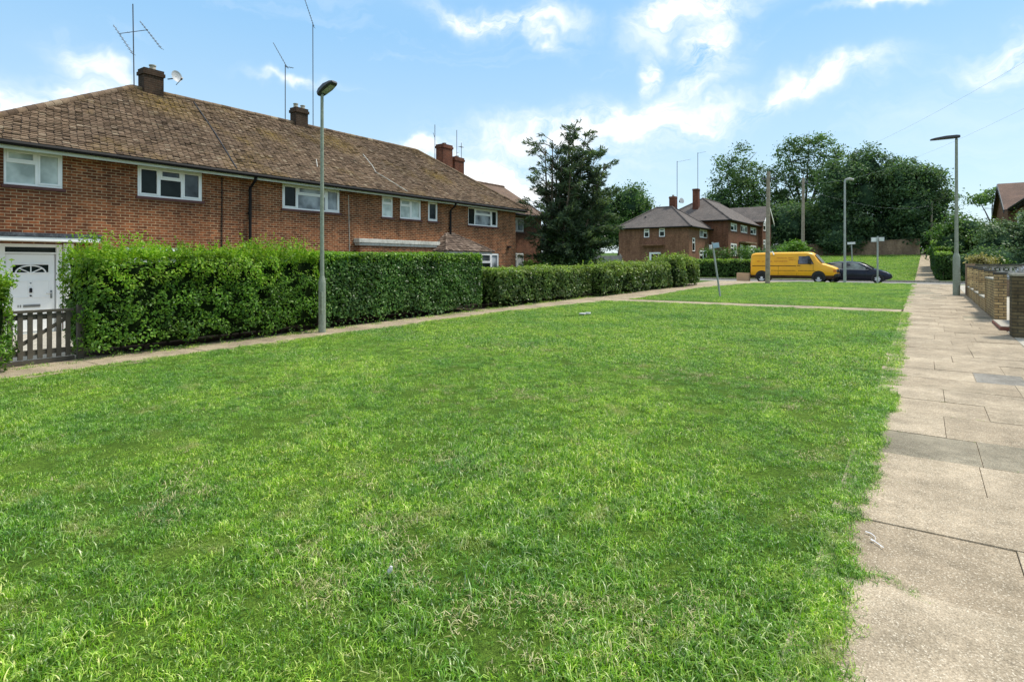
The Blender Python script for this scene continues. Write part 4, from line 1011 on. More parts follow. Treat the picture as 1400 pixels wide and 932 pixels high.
    v.part(m, 'windscreen', M['lamp_glass'], body, recalc=False)  # pale lens colour painted in for sky reflected by the windscreen
    m = MB(); m.box(2.74, 2.82, -.58, .58, .76, .98); v.part(m, 'grille', M['black'])
    return v
van()

def hatchback(name, label, loc, paintmat, group=None, rz=0):
    v = VehicleBuilder(name, label, 'car', loc, rz, group)
    def S(zb, zt, w, wt, zbelt):
        zbelt = min(zbelt, zt - .05)
        return [(w - .08, zb), (w - .01, zb + .12), (w, (zb + zbelt) / 2 + .05), (w - .03, zbelt), (wt + (w - wt) * .35, zbelt + (zt - zbelt) * .6), (wt, zt - .05), (wt - .1, zt - .01), (wt * .5, zt + .01), (0, zt + .015)]
    secs = [(-2.15, S(.42, .80, .76, .66, .72)), (-2.10, S(.34, 1.02, .82, .70, .92)), (-1.95, S(.25, 1.26, .86, .62, .98)), (-1.6, S(.22, 1.44, .875, .60, .985)), (-1.0, S(.2, 1.53, .88, .61, .97)), (-.3, S(.2, 1.55, .88, .62, .955)), (.35, S(.2, 1.48, .88, .60, .94)),
            (.75, S(.2, 1.30, .88, .64, .93)), (1.2, S(.2, 1.03, .875, .74, .91)), (1.6, S(.22, .93, .86, .72, .84)), (1.95, S(.26, .80, .80, .66, .72)), (2.15, S(.32, .66, .68, .56, .6)), (2.22, S(.36, .58, .60, .50, .54))]
    m = MB(); loft(m, secs); body = v.part(m, 'body', paintmat, smooth=True)
    def ysec(x, z):
        for (xa, a), (xb, b) in zip(secs, secs[1:]):
            if xa <= x <= xb:
                f = (x - xa) / (xb - xa); pr = [(p[0] + (q[0] - p[0]) * f, p[1] + (q[1] - p[1]) * f) for p, q in zip(a, b)]
                for (y0, z0), (y1, z1) in zip(pr, pr[1:]):
                    if z0 <= z <= z1 and z1 > z0: return y0 + (y1 - y0) * (z - z0) / (z1 - z0)
                return pr[5][0]
        return .8
    for sg in (-1, 1):
        for P in ([(-1.75, 1.03), (-1.5, 1.02), (-.75, 1.0), (-.75, 1.42), (-1.1, 1.41), (-1.55, 1.28)], [(-.66, 1.0), (.1, .985), (.85, .985), (.55, 1.18), (.25, 1.36), (-.2, 1.42), (-.66, 1.43)]):
            m = MB(); m.face([(x, sg * (ysec(x, z) + .012), z) for x, z in P]); v.part(m, 'side_window', M['car_glass'], body, recalc=False)
        m = MB(); m.tube([(x, sg * (ysec(x, z) + .01), z) for x, z in ((-1.7, 1.0), (-.7, .975), (.9, .955))], .014, 5); m.tube([(x, sg * (ysec(x, z) + .005), z) for x, z in ((-1.5, 1.40), (-.6, 1.485), (.3, 1.42), (.75, 1.22), (1.1, 1.02))], .02, 5); v.part(m, 'trim_strip', M['chrome'], body)
        for x in (-1.32, 1.42):
            v.arch(x, sg * (ysec(x, .5) + .012), .37, .33, 'black'); v.wheel(x, sg * .80, .315, .2, 7)
        m = MB(); m.box(.72, .92, sg * .98 - .06, sg * .98 + .07, .98, 1.12); m.tube([(.8, sg * .86, .99), (.8, sg * .95, 1.03)], .025, 5); v.part(m, 'wing_mirror', paintmat, bevel=.02)
        m = MB(); m.face([(x, sg * (y + .01), z + .012) for x, y, z in ((1.62, .80, .80), (1.98, .72, .715), (2.12, .60, .65), (2.0, .60, .76), (1.72, .70, .86))]); v.part(m, 'headlight', M['lamp_glass'], recalc=False)
        for x0 in (-.70,):
            m = MB(); m.tube([(x0, sg * (ysec(x0, z) + .004), z) for z in (.4, .6, .8, .95)], .005, 4); m.tube([(.75, sg * (ysec(.75, z) + .004), z) for z in (.4, .6, .8, .93)], .005, 4); v.part(m, 'door_gap', M['black'], body)
        m = MB(); m.box(-.62, -.42, sg * .885 - .012, sg * .885 + .016, .86, .89); v.part(m, 'door_handle', paintmat, body)
    m = MB(); m.face([(.42, -.52, 1.475), (.42, .52, 1.475), (1.18, .70, 1.06), (1.18, -.70, 1.06)]); m.v = [(x + .02, y, z + .02) for x, y, z in m.v]; v.part(m, 'windscreen', M['car_glass'], body, recalc=False)
    m = MB(); m.face([(-1.68, -.5, 1.425), (-1.68, .5, 1.425), (-2.06, .62, 1.10), (-2.06, -.62, 1.10)]); m.v = [(x - .02, y, z + .02) for x, y, z in m.v]; v.part(m, 'rear_window', M['car_glass'], body, recalc=False)
    m = MB(); m.box(2.12, 2.235, -.45, .45, .40, .52); v.part(m, 'grille', M['black'])
    return v
hatchback('parked_car', 'dark navy hatchback parked nose-out just past the yellow van', (-3.95, 48.4, .404), M['car_blue'], 'parked cars')
hatchback('parked_car', 'silver car behind the pierced screen wall, only its roof showing', (4.75, 38.2, gz(38.2)), M['car_silver'], 'parked cars', PI)

# cardboard box at the kerb behind the van
t = thing('cardboard_box', 'plain brown cardboard box standing on the road behind the yellow van', 'box', (-10.9, 45.5, .404))
m = MB(); m.box(-11.32, -10.46, 45.25, 45.75, .404, 1.08); m.build('carton', M['card'], t, bevel=.012)
m = MB(); m.box(-11.30, -10.48, 45.27, 45.5, 1.083, 1.09); m.box(-11.30, -10.48, 45.51, 45.73, 1.083, 1.093); m.build('flap', M['card'], t)

# ------------------------------------------------------------------ right-hand garden walls
def right_walls():
    X0, X1 = 1.62, 1.85
    t = thing('garden_wall', 'low yellow stock brick wall with tall piers along the pavement', 'garden wall', (1.7, 26, gz(26)))
    piers = [20.55, 23.4, 25.9, 28.3, 30.6, 32.3]
    for y in piers:
        z = gz(y); m = MB(); m.box(1.605, 1.862, y, y + .26, z - .2, z + 1.27); p = m.build('pier', M['brick_yellow'], t)
        m = MB(); m.box(1.585, 1.882, y - .02, y + .28, z + 1.27, z + 1.325); m.build('pier_cap', M['cap_dark'], p, bevel=.008)
    for k, (ya, yb) in enumerate(zip(piers, piers[1:])):
        a, b = ya + .262, yb - .002; z = gz((a + b) / 2); h = 1.08 if k == 0 else .40
        m = MB(); m.box(X0, X1, a, b, z - .25, z + h); w = m.build('wall_panel', M['brick_yellow'], t)
        m = MB(); m.box(X0 - .025, X1 + .025, a, b, z + h, z + h + .05); m.build('coping', M['coping'], w, bevel=.008)
    t = thing('brick_pier', 'nearest dark mossy brick gate pier at the right edge', 'gate pier', (1.8, 16.9, gz(17)))
    z = gz(17); m = MB(); m.box(1.59, 2.12, 16.6, 17.05, z - .2, z + 1.33); p = m.build('pier', M['brick_mossy'], t); m = MB(); m.box(1.57, 2.14, 16.58, 17.07, z + 1.33, z + 1.385); m.build('pier_cap', M['coping'], t, bevel=.01)
    t = thing('garden_wall', 'stub of dark brick wall with pale coping between the gate step and nearest pier', 'garden wall', (2.4, 18.3, gz(18)))
    m = MB(); z = gz(18); m.box(2.0, 2.22, 17.4, 20.2, z - .2, z + .9); m.build('wall_panel', M['brick_old'], t); m = MB(); m.box(1.97, 2.25, 17.37, 20.2, z + .9, z + .96); m.build('coping', M['coping'], t, bevel=.008)
    t = thing('brick_step', 'low red brick doorstep at the gap in the garden wall', 'step', (1.75, 18.7, gz(18.7)))
    m = MB(); z = gz(18.7); m.box(1.5, 1.98, 17.9, 19.9, z - .1, z + .09); m.build('brick_edge', M['step_red'], t, bevel=.012); m = MB(); m.box(1.52, 1.96, 17.92, 19.88, z + .093, z + .11); m.build('tread', M['concrete'], t)
    # pierced concrete screen wall running across behind
    t = thing('screen_wall', 'grey pierced concrete block screen wall running back from the pavement', 'garden wall', (5.5, 31.5, gz(31)))
    z = gz(31) - .12; y = 33.0
    m = MB(); m.box(1.92, 9, y, y + .2, z - .1, z + .86); m.build('wall_panel', M['brick_old'], t)
    m = MB(); n = 0
    for j in range(2):
        for k in range(23):
            x0 = 1.93 + k * .3; z0 = z + .87 + j * .295
            for q in ((x0, x0 + .3, z0, z0 + .045), (x0, x0 + .3, z0 + .245, z0 + .29), (x0, x0 + .045, z0 + .045, z0 + .245), (x0 + .255, x0 + .3, z0 + .045, z0 + .245)):
                m.box(q[0] + .001, q[1] - .001, y + .05, y + .15, q[2], q[3])
            c = Vector((x0 + .15, y + .1, z0 + .145))
            for a in range(4):
                d = Vector((math.cos(a * PI / 2 + PI / 4), 0, math.sin(a * PI / 2 + PI / 4)))
                m.tube([c + d * .03, c + d * .15], .018, 5)
            m.tube([c + Vector((0, -.05, 0)), c + Vector((0, .05, 0))], .055, 8)
    m.build('pierced_blocks', M['screen'], t)
    m = MB(); m.box(1.92, 9, y - .03, y + .23, z + 1.465, z + 1.53); m.build('coping', M['cap_dark'], t, bevel=.008)
    m = MB(); m.box(1.58, 1.915, y - .06, y + .28, z - .1, z + 1.56); m.build('pier', M['brick_old'], t)
    strip('front_yard', [(1.625, 14), (12, 14), (12, 44), (1.625, 44)], M['concrete'], .006)
right_walls()

# wooden gate
def gate():
    x = -12.62; y0, y1 = 3.10, 4.16; z = gz(3.6)
    t = thing('picket_gate', 'dark wooden picket gate with diagonal brace in front of the white door', 'gate', (x, 3.6, z))
    fr = Fr((x, 0, z), (0, 1, 0), (1, 0, 0))
    m = MB()
    for k in range(7):
        a = y0 + .12 + k * (y1 - y0 - .24) / 6; m.box(a - .038, a + .038, 0, .022, .10, .90, 0, fr)
    m.build('pickets', M['gate_wood'], t, bevel=.004)
    for zr in (.16, .78): MB().box(y0 + .05, y1 - .05, -.04, -.002, zr, zr + .09, 0, fr).build('rail', M['gate_wood'], t)
    m = MB(); m.box(y0 + .04, y1 - .04, -.03, .05, .90, .945, 0, fr); m.build('top_rail', M['gate_wood'], t, bevel=.005)
    m = MB(); m.prism([(y0 + .06, .25), (y0 + .17, .25), (y1 - .06, .78), (y1 - .17, .78)], -.04, -.003, 0, fr); m.build('brace', M['gate_wood'], t)
    m = MB(); m.box(y0 + .02, y1 - .02, -.05, .02, -.05, .08, 0, fr); m.build('bottom_board', M['gate_wood'], t)
    for a in (y0 - .06, y1 + .02):
        m = MB(); m.box(a, a + .1, -.05, .05, -.1, 1.0, 0, fr); m.build('gate_post', M['gate_wood'], t, bevel=.006)
gate()

# far retaining wall, fence
t = thing('boundary_wall', 'long weathered brick boundary wall at the top of the grass bank', 'wall', (-6.5, 95, gz(95)))
m = MB(); m.prism([(-30, 2.0), (-.25, 2.0), (-.25, 5.02), (-6, 4.78), (-13.3, 4.45), (-30, 4.3)], 95.0, 95.35, 0, Fr()); m.build('wall_panel', M['brick_old'], t)
m = MB()
for (xa, za), (xb, zb) in (((-30, 4.3), (-13.3, 4.45)), ((-13.3, 4.45), (-6, 4.78)), ((-6, 4.78), (-.25, 5.02))): m.prism([(xa, za + .003), (xb, zb + .003), (xb, zb + .1), (xa, za + .1)], 94.95, 95.4, 0, Fr())
m.build('coping', M['brick_old'], t)
t = thing('panel_fence', 'weathered grey board fence between the conifer and the far corner house', 'fence', (-25.5, 52, gz(50)))
m = MB(); x = -32.0
while x < -22.8:
    m.box(x, x + .14, 50, 50.03, .45, 2.52 + R.uniform(-.02, .02)); x += .148
m.build('boards', M['fence_wood'], t)
for x in (-31.9, -29.6, -27.3, -25.0, -22.9):
    m = MB().box(x, x + .12, 49.9, 49.998, .4, 2.66); m.build('fence_post', M['fence_wood'], t)

# ------------------------------------------------------------------ plants
def fbm(P, f, seed):
    """cheap smooth pseudo noise for arrays"""
    out = np.zeros(len(P)); a = 1; r = np.random.default_rng(seed)
    for k in range(3):
        w = r.normal(size=(5, 3)) * f * (1.8 ** k); ph = r.uniform(0, 6.28, 5)
        out += a * np.sin(P @ w.T + ph).sum(1) / 5; a *= .55
    return out

def hedge(name, label, x0, x1, y0, y1, h, leaf, dens, mats, group=None, wobble=.06, sprig=0, sprig_h=.25, asp=.55, round_=.22, gap=.18, top_band=.35, topjit=0, seed=1, cat='hedge', zfun=gz, faces='xyt'):
    """leafy hedge: leaves crowd the skin of a soft-edged box, over a dark core, with stems at the foot"""
    global rng
    rng = np.random.default_rng(seed * 17 + 5)
    yc = (y0 + y1) / 2
    t = thing(name, label, cat, ((x0 + x1) / 2, yc, zfun(yc)), group)
    w, l = x1 - x0, y1 - y0
    fs = [('t', w * l)]
    fs += [('x+', l * h), ('x-', l * h), ('y-', w * h), ('y+', w * h)]
    Ps, Ns, tops = [], [], []
    for f, area in fs:
        k = 1.0 if f != 'x-' or x0 > 0 else .35
        n = int(area * dens * k)
        a, b = rng.random(n), rng.random(n)
        if f == 't': P = np.stack([a * w, b * l, np.full(n, h)], 1); N = np.tile([0, 0, 1.], (n, 1))
        elif f[0] == 'x': P = np.stack([np.full(n, w if f == 'x+' else 0), a * l, b ** .9 * h], 1); N = np.tile([1. if f == 'x+' else -1., 0, 0], (n, 1))
        else: P = np.stack([a * w, np.full(n, l if f == 'y+' else 0), b ** .9 * h], 1); N = np.tile([0, 1. if f == 'y+' else -1., 0], (n, 1))
        Ps.append(P); Ns.append(N)
    P = np.concatenate(Ps); N = np.concatenate(Ns)
    # round the top edges and ends
    r = min(round_, w * .45)
    q = P.copy(); lo = np.array([r, r, -9]); hi = np.array([w - r, l - r, h - r])
    inner = np.clip(P, lo, hi); d = P - inner; dl = np.linalg.norm(d, axis=1, keepdims=True)
    P = np.where(dl > 1e-6, inner + d / np.maximum(dl, 1e-6) * np.minimum(dl, r), P); N = np.where(dl > 1e-6, unit(d) * .8 + N * .2, N)
    bulge = fbm(P + [x0, y0, 0], 2.2, seed) * wobble + fbm(P + [x0, y0, 0], 6.5, seed + 3) * wobble * .6
    depth = np.abs(rng.normal(0, .05, len(P))) + (rng.random(len(P)) ** 3) * .14
    pock = np.clip(fbm(P + [x0, y0, 0], 8.0, seed + 21) * 1.6 - .35, 0, 1) * wobble * 1.8
    P = P + N * (bulge - depth - pock)[:, None]
    # thin the foot irregularly
    low = P[:, 2] < gap * (1.2 + .9 * fbm(P + [x0, y0, 0], 3.1, seed + 8))
    keep = ~(low & (rng.random(len(P)) < .88)); P, N = P[keep], N[keep]
    nn = unit(N + rng.normal(0, .55, P.shape) + [0, 0, .35])
    L = leaf * rng.uniform(.5, 1.45, len(P))
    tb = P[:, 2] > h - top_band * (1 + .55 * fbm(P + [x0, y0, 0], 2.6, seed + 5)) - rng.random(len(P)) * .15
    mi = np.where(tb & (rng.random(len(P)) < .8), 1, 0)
    if topjit:
        P[:, 2] += np.where(tb, rng.random(len(P)) ** 2 * topjit * (1 + fbm(P + [x0, y0, 0], 1.1, seed + 6)), 0)
    if sprig:
        # fresh upright shoots standing out of the top
        n = int(w * l * sprig); S = np.stack([rng.random(n) * w, rng.random(n) * l, np.full(n, h - .05)], 1)
        hh = sprig_h * (.25 + rng.random(n) ** 2.2) * np.clip(1 + fbm(S + [x0, y0, 0], 1.3, seed + 9) * .8, .2, 2)
        lean = rng.normal(0, .22, (n, 2)); kk = 13
        tt = (np.arange(kk) + 1) / kk
        SP = np.stack([(S[:, None, 0] + lean[:, None, 0] * hh[:, None] * tt), (S[:, None, 1] + lean[:, None, 1] * hh[:, None] * tt), S[:, None, 2] + hh[:, None] * tt * 1.1], 2).reshape(-1, 3)
        SP += rng.normal(0, .018, SP.shape)
        P = np.concatenate([P, SP]); nn = np.concatenate([nn, unit(rng.normal(0, .8, SP.shape) + [0, 0, .5])]); L = np.concatenate([L, leaf * rng.uniform(.7, 1.25, len(SP))]); mi = np.concatenate([mi, np.ones(len(SP), int)])
    z = np.array([zfun(v + y0) for v in P[:, 1]])
    P = P + [x0, y0, 0]; P[:, 2] += z
    V, F = leaf_cards(P, nn, L, asp)
    np_mesh('leaves', V, F, [M[mats[0]], M[mats[1]]], mi, t)
    # dark core painted as the shade inside the leaves
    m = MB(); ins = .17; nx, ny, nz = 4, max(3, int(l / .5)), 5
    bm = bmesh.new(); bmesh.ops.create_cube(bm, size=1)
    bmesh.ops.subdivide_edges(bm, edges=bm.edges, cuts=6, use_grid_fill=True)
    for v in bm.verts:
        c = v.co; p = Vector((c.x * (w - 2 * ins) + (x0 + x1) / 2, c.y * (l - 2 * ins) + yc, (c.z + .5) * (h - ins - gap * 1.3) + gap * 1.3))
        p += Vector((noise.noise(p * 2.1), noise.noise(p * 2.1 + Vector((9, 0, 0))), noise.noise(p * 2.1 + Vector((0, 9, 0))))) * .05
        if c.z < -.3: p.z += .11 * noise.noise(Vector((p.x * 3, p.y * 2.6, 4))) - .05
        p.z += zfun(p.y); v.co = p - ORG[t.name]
    me = bpy.data.meshes.new('shade_heart'); bm.to_mesh(me); bm.free(); me.materials.append(M['core']); me.shade_smooth()
    o = bpy.data.objects.new('hedge_shade_core', me); o.parent = t; COL.objects.link(o)
    m = MB(); RR = random.Random(seed)
    y = y0 + .15
    while y < y1 - .1:
        xx = (x0 + x1) / 2 + RR.uniform(-.2, .25) * w; zz = zfun(y)
        m.tube([(xx, y, zz - .05), (xx + RR.uniform(-.06, .06), y + RR.uniform(-.08, .08), zz + .25), (xx + RR.uniform(-.15, .15), y + RR.uniform(-.2, .2), zz + .6)], [.028, .022, .015], 5); y += RR.uniform(.18, .45)
    m.build('stems', M['stem'], t)
    return t

hedge('hedge', 'tall shaggy privet hedge with bright new shoots, left of the lamp post', -13.75, -12.22, 4.22, 9.35, 1.90, .062, 1500, ('privet', 'privet_new'), 'hedges along the front footpath',   .15, 130, .30, .5, .28, .19, .58, .08, seed=1)
hedge('hedge', 'tall neatly squared laurel hedge just right of the lamp post', -14.1, -12.42, 9.42, 16.0, 1.98, .075, 1300, ('laurel', 'laurel_top'), 'hedges along the front footpath', .035, 0, .1, .55, .12, .20, .16, seed=2)
hedge('hedge', 'low clipped hedge from the tall laurel to below the conifer', -14.0, -12.30, 16.75, 24.0, 1.42, .085, 900, ('mixhedge', 'mixhedge_top'), 'hedges along the front footpath', .07, 4, .10, .55, .2, .17, .20, seed=3)
hedge('hedge', 'loose variegated hedge at the far end of the front footpath', -13.3, -11.85, 24.1, 33.2, 1.38, .10, 560, ('mixhedge', 'mixhedge_top'), 'hedges along the front footpath', .13, 14, .22, .55, .3, .15, .32, .12, seed=4)
hedge('hedge', 'bushy rounded end of the footpath hedge with pale tips, opposite the far corner house', -13.5, -11.6, 33.2, 37.9, 1.60, .12, 480, ('mixhedge', 'mixhedge_top'), 'hedges along the front footpath', .2, 16, .35, .55, .5, .15, .5, .25, seed=5)
hedge('hedge', 'light green bush cut off by the left edge beside the gate', -12.6, -11.92, 1.4, 3.16, 1.42, .07, 1200, ('privet', 'privet_new'), 'hedges along the front footpath', .14, 160, .34, .45, .4, .12, .8, .1, seed=6)
hedge('hedge', 'long clipped hedge on the far side of the road behind the cardboard box', -20.5, -9.5, 53.0, 54.6, 1.55, .16, 230, ('clip', 'clip_top_lit'), None, .08, 0, .2, .6, .25, .1, .25, seed=7)
hb = 'clipped hedges beside the far footpath'
hedge('hedge', 'nearest clipped square hedge block at the foot of the far footpath', .76, 1.85, 53.0, 55.6, 2.02, .11, 420, ('clip', 'clip_top_lit'), hb, .05, 0, .2, .6, .2, .06, .16, seed=8)
hedge('hedge', 'second clipped hedge block up the far footpath, its top just showing', .70, 1.9, 57.2, 60.0, 2.25, .12, 360, ('clip', 'clip_top_lit'), hb, .05, 0, .2, .6, .2, .06, .28, seed=9)
hedge('hedge', 'third and tallest clipped hedge up the far footpath', .66, 2.1, 62.0, 70.0, 2.55, .14, 260, ('clip', 'clip_top_lit'), hb, .06, 0, .2, .6, .2, .06, .3, seed=10)

def leafy_blobs(blobs, leaf, n_total, seed, clump=.5, per=26, shell=.55, flat=.6):
    r = np.random.default_rng(seed); vol = np.array([(b[3] * b[4] * b[5]) ** (2 / 3) for b in blobs]); vol = vol / vol.sum()
    Ps, Ns = [], []
    for b, f in zip(blobs, vol):
        nc = max(3, int(n_total * f / per)); u = r.normal(size=(nc, 3)); u /= np.linalg.norm(u, axis=1, keepdims=True)
        rad = shell + (1 - shell) * r.random((nc, 1)) ** .6
        c = np.array(b[:3]) + u * rad * np.array(b[3:6])
        sz = clump * r.uniform(.55, 1.35, (nc, 1, 1))
        off = r.normal(size=(nc, per, 3)) * sz * [1, 1, flat]
        P = (c[:, None, :] + off).reshape(-1, 3)
        N = (np.repeat(u, per, 0) * .55 + r.normal(0, .55, (nc * per, 3)) + [0, 0, .55])
        Ps.append(P); Ns.append(N)
    return np.concatenate(Ps), np.concatenate(Ns)

def tree(name, label, base, blobs, leaf, n, mat, tr, seed, group=None, clump=.5, cat='tree', limbs=True, asp=.6, twigs=0, core=0):
    global rng
    rng = np.random.default_rng(seed); RR = random.Random(seed)
    main = list(blobs)
    # smaller boughs standing out of each main mass give the crown an uneven outline
    for q in main:
        for k in range(6 if core else 2):
            d = Vector((RR.gauss(0, 1), RR.gauss(0, 1), RR.gauss(.35, .8))).normalized(); f = RR.uniform(.24, .42)
            blobs = blobs + [(q[0] + d.x * q[3] * .98, q[1] + d.y * q[4] * .98, q[2] + d.z * q[5] * .98, q[3] * f, q[4] * f, q[5] * f * .8)]
    b = Vector(base); t = thing(name, label, cat, b, group)
    P, N = leafy_blobs(blobs, leaf, n, seed, clump)
    keep = P[:, 2] > b.z + .05; P, N = P[keep], N[keep]
    V, F = leaf_cards(P, N, leaf * rng.uniform(.45, 1.6, len(P)), asp)
    np_mesh('crown', V, F, M[mat], None, t)
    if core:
        bm = bmesh.new()  # dark lumps stand in for the shade deep in the crown
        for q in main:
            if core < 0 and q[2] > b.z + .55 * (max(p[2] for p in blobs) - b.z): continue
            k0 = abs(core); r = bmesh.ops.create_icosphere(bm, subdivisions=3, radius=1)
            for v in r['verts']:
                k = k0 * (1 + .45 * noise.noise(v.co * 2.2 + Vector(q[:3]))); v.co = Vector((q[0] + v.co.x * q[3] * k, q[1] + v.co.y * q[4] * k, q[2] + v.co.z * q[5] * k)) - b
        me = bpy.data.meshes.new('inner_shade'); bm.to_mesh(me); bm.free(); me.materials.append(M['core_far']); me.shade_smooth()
        o = bpy.data.objects.new('shade_core', me); o.parent = t; COL.objects.link(o)
    blobs = main; m = MB(); top = max(q[2] for q in blobs)
    mid = sum((Vector(q[:3]) for q in blobs), Vector()) / len(blobs)
    fork = b.lerp(Vector((mid.x, mid.y, b.z + (mid.z - b.z) * .65)), .75)
    m.tube([b - Vector((0, 0, .2)), b + Vector((0, 0, .3)), b.lerp(fork, .55) + Vector((RR.uniform(-.1, .1), RR.uniform(-.1, .1), 0)), fork], [tr * 1.5, tr * 1.1, tr * .9, tr * .75], 10)
    if limbs:
        for q in blobs:
            c = Vector(q[:3]); e = c + Vector((0, 0, q[5] * .45)); k = fork.lerp(e, .5) + Vector((RR.uniform(-.3, .3), RR.uniform(-.3, .3), .0)) * q[3] * .3
            m.tube([fork - Vector((0, 0, .2)), k, e], [tr * .6, tr * .38, tr * .1], 7)
            for s in range(5):
                d = Vector((RR.gauss(0, 1), RR.gauss(0, 1), RR.uniform(.1, 1))).normalized(); p0 = k.lerp(e, RR.uniform(0, .7))
                m.tube([p0, p0 + Vector((d.x * q[3], d.y * q[4], d.z * q[5])) * .85], [tr * .2, tr * .05], 5)
    for s in range(twigs):
        q = RR.choice(blobs); d = Vector((RR.gauss(0, 1), RR.gauss(0, 1), RR.uniform(.3, 1.2))).normalized(); c = Vector(q[:3])
        m.tube([c, c + Vector((d.x * q[3], d.y * q[4], d.z * q[5])) * RR.uniform(1.1, 1.35)], [tr * .15, tr * .04], 4)
    m.build('trunk', M['bark'], t, smooth=True)
    return t

RV = np.array([.8188, .5741])            # picture-right on the ground, for laying out far crowns side by side
def far(cx, cy, s, d=0): return (cx + RV[0] * s - RV[1] * d, cy + RV[1] * s + RV[0] * d)
bt = 'big trees behind the boundary wall'
def fb(cx, cy, L, zb): return [(*far(cx, cy, s, d), zb + z, a, b, c) for s, d, z, a, b, c in L]
# tall open tree left (u~975-1050)
g = gz(105)
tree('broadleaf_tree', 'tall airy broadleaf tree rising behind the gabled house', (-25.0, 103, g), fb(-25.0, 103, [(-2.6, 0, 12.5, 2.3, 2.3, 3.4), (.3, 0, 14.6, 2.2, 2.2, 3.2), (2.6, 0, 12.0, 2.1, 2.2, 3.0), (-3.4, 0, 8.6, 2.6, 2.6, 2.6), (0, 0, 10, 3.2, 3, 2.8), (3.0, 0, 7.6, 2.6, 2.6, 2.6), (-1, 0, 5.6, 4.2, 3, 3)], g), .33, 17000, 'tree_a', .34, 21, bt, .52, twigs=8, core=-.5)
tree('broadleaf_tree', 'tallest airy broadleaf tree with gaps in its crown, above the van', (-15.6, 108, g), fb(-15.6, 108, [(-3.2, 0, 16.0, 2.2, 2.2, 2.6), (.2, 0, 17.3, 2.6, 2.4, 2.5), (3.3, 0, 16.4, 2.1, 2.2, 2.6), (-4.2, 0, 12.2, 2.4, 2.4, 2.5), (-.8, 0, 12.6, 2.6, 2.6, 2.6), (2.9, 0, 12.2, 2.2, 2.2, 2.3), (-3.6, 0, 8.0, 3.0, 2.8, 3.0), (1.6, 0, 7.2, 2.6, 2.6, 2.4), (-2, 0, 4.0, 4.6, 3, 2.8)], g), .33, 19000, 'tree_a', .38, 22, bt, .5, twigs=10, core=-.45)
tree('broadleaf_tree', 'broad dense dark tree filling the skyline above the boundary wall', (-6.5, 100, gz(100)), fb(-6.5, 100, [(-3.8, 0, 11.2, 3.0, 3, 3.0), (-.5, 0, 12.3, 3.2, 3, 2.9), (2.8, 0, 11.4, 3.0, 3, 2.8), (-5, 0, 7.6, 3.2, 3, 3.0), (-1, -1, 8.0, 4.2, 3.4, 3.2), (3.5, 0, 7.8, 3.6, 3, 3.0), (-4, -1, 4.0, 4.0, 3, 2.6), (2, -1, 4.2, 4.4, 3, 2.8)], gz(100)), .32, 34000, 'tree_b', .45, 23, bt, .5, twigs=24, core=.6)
tree('broadleaf_tree', 'spreading dark tree with ragged outer branches above the climbing footpath', (.6, 99, gz(99)), fb(.6, 99, [(-3.0, 0, 10.6, 2.8, 3, 2.6), (-.2, 0, 9.4, 2.6, 3, 2.4), (1.4, 0, 6.8, 2.2, 2.6, 2.2), (-2.6, -1, 6.4, 3.2, 3, 2.8), (-1.5, -1, 3.4, 3.6, 3, 2.4), (.9, -.5, 3.6, 1.7, 2, 2)], gz(99)), .32, 21000, 'tree_b', .34, 24, bt, .5, twigs=36, core=.5)
tree('broadleaf_tree', 'dark undergrowth tree filling in behind the gabled house and the pale pole', (-15.5, 98, gz(98)), fb(-15.5, 98, [(-6, 0, 4.2, 3.2, 3, 3.2), (-2, 0, 4.6, 3.2, 3, 3.4), (2, 0, 4.4, 3.0, 3, 3.0), (5, 0, 4.6, 3.0, 3, 3.2)], gz(98)), .33, 15000, 'tree_b', .3, 25, bt, .55, core=.75)
tree('broadleaf_tree', 'low dark thicket along the top of the boundary wall', (-5.5, 97.6, gz(97)), fb(-5.5, 97.6, [(-6, 0, 1.8, 2.4, 1.4, 2.0), (-3, 0, 2.0, 2.2, 1.4, 2.0), (0, 0, 1.9, 2.2, 1.4, 2.0), (3, 0, 1.9, 2.2, 1.4, 2.0), (5.6, 0, 1.8, 1.6, 1.2, 1.8)], gz(97)), .3, 9000, 'tree_b', .2, 39, bt, .45, core=.7)
tree('broadleaf_tree', 'rounded green tree between the conifer and the far corner house', (-36.2, 79, gz(79)), fb(-36.2, 79, [(-2.5, 0, 7.4, 3.2, 3, 2.6), (1.6, 0, 8.4, 3.0, 3, 2.7), (3.6, 0, 6.4, 2.4, 2.6, 2.2), (-4.5, 0, 5.0, 3.2, 3, 2.6), (0, 0, 4.6, 4, 3, 3), (4, 0, 3.8, 2.8, 3, 2.6)], gz(79)), .28, 21000, 'tree_c', .34, 26, None, .5, core=.7)
tree('shrub', 'bright green rounded shrub showing above the yellow van roof', (-9.3, 56.6, gz(56)), fb(-9.3, 56.6, [(-.4, 0, 1.6, 1.0, 1, 1.3), (.5, 0, 1.7, .9, .9, 1.1), (.05, 0, 2.3, .75, .8, .85)], gz(56)), .17, 4200, 'shrub', .1, 27, None, .22, 'shrub')
tree('shrub', 'dark ragged bush beside the middle house under the trees', (-12.4, 62, gz(62)), fb(-12.4, 62, [(-.8, 0, 1.2, 1.3, 1, 1.2), (.9, 0, 1.3, 1.2, 1, 1.1)], gz(62)), .2, 2200, 'tree_b', .1, 28, None, .3, 'shrub')
sg_ = 'shrubs in front of the brick houses'
tree('shrub', 'dark green garden bushes under the middle brick house windows', (-15.2, 60, gz(60)), fb(-15.2, 60, [(-1.6, 0, 1.4, 1.4, 1, 1.0), (.2, 0, 1.5, 1.2, 1, 1.0), (1.8, 0, 1.3, 1.1, 1, .9)], gz(60)), .17, 3600, 'tree_c', .1, 29, sg_, .25, 'shrub')
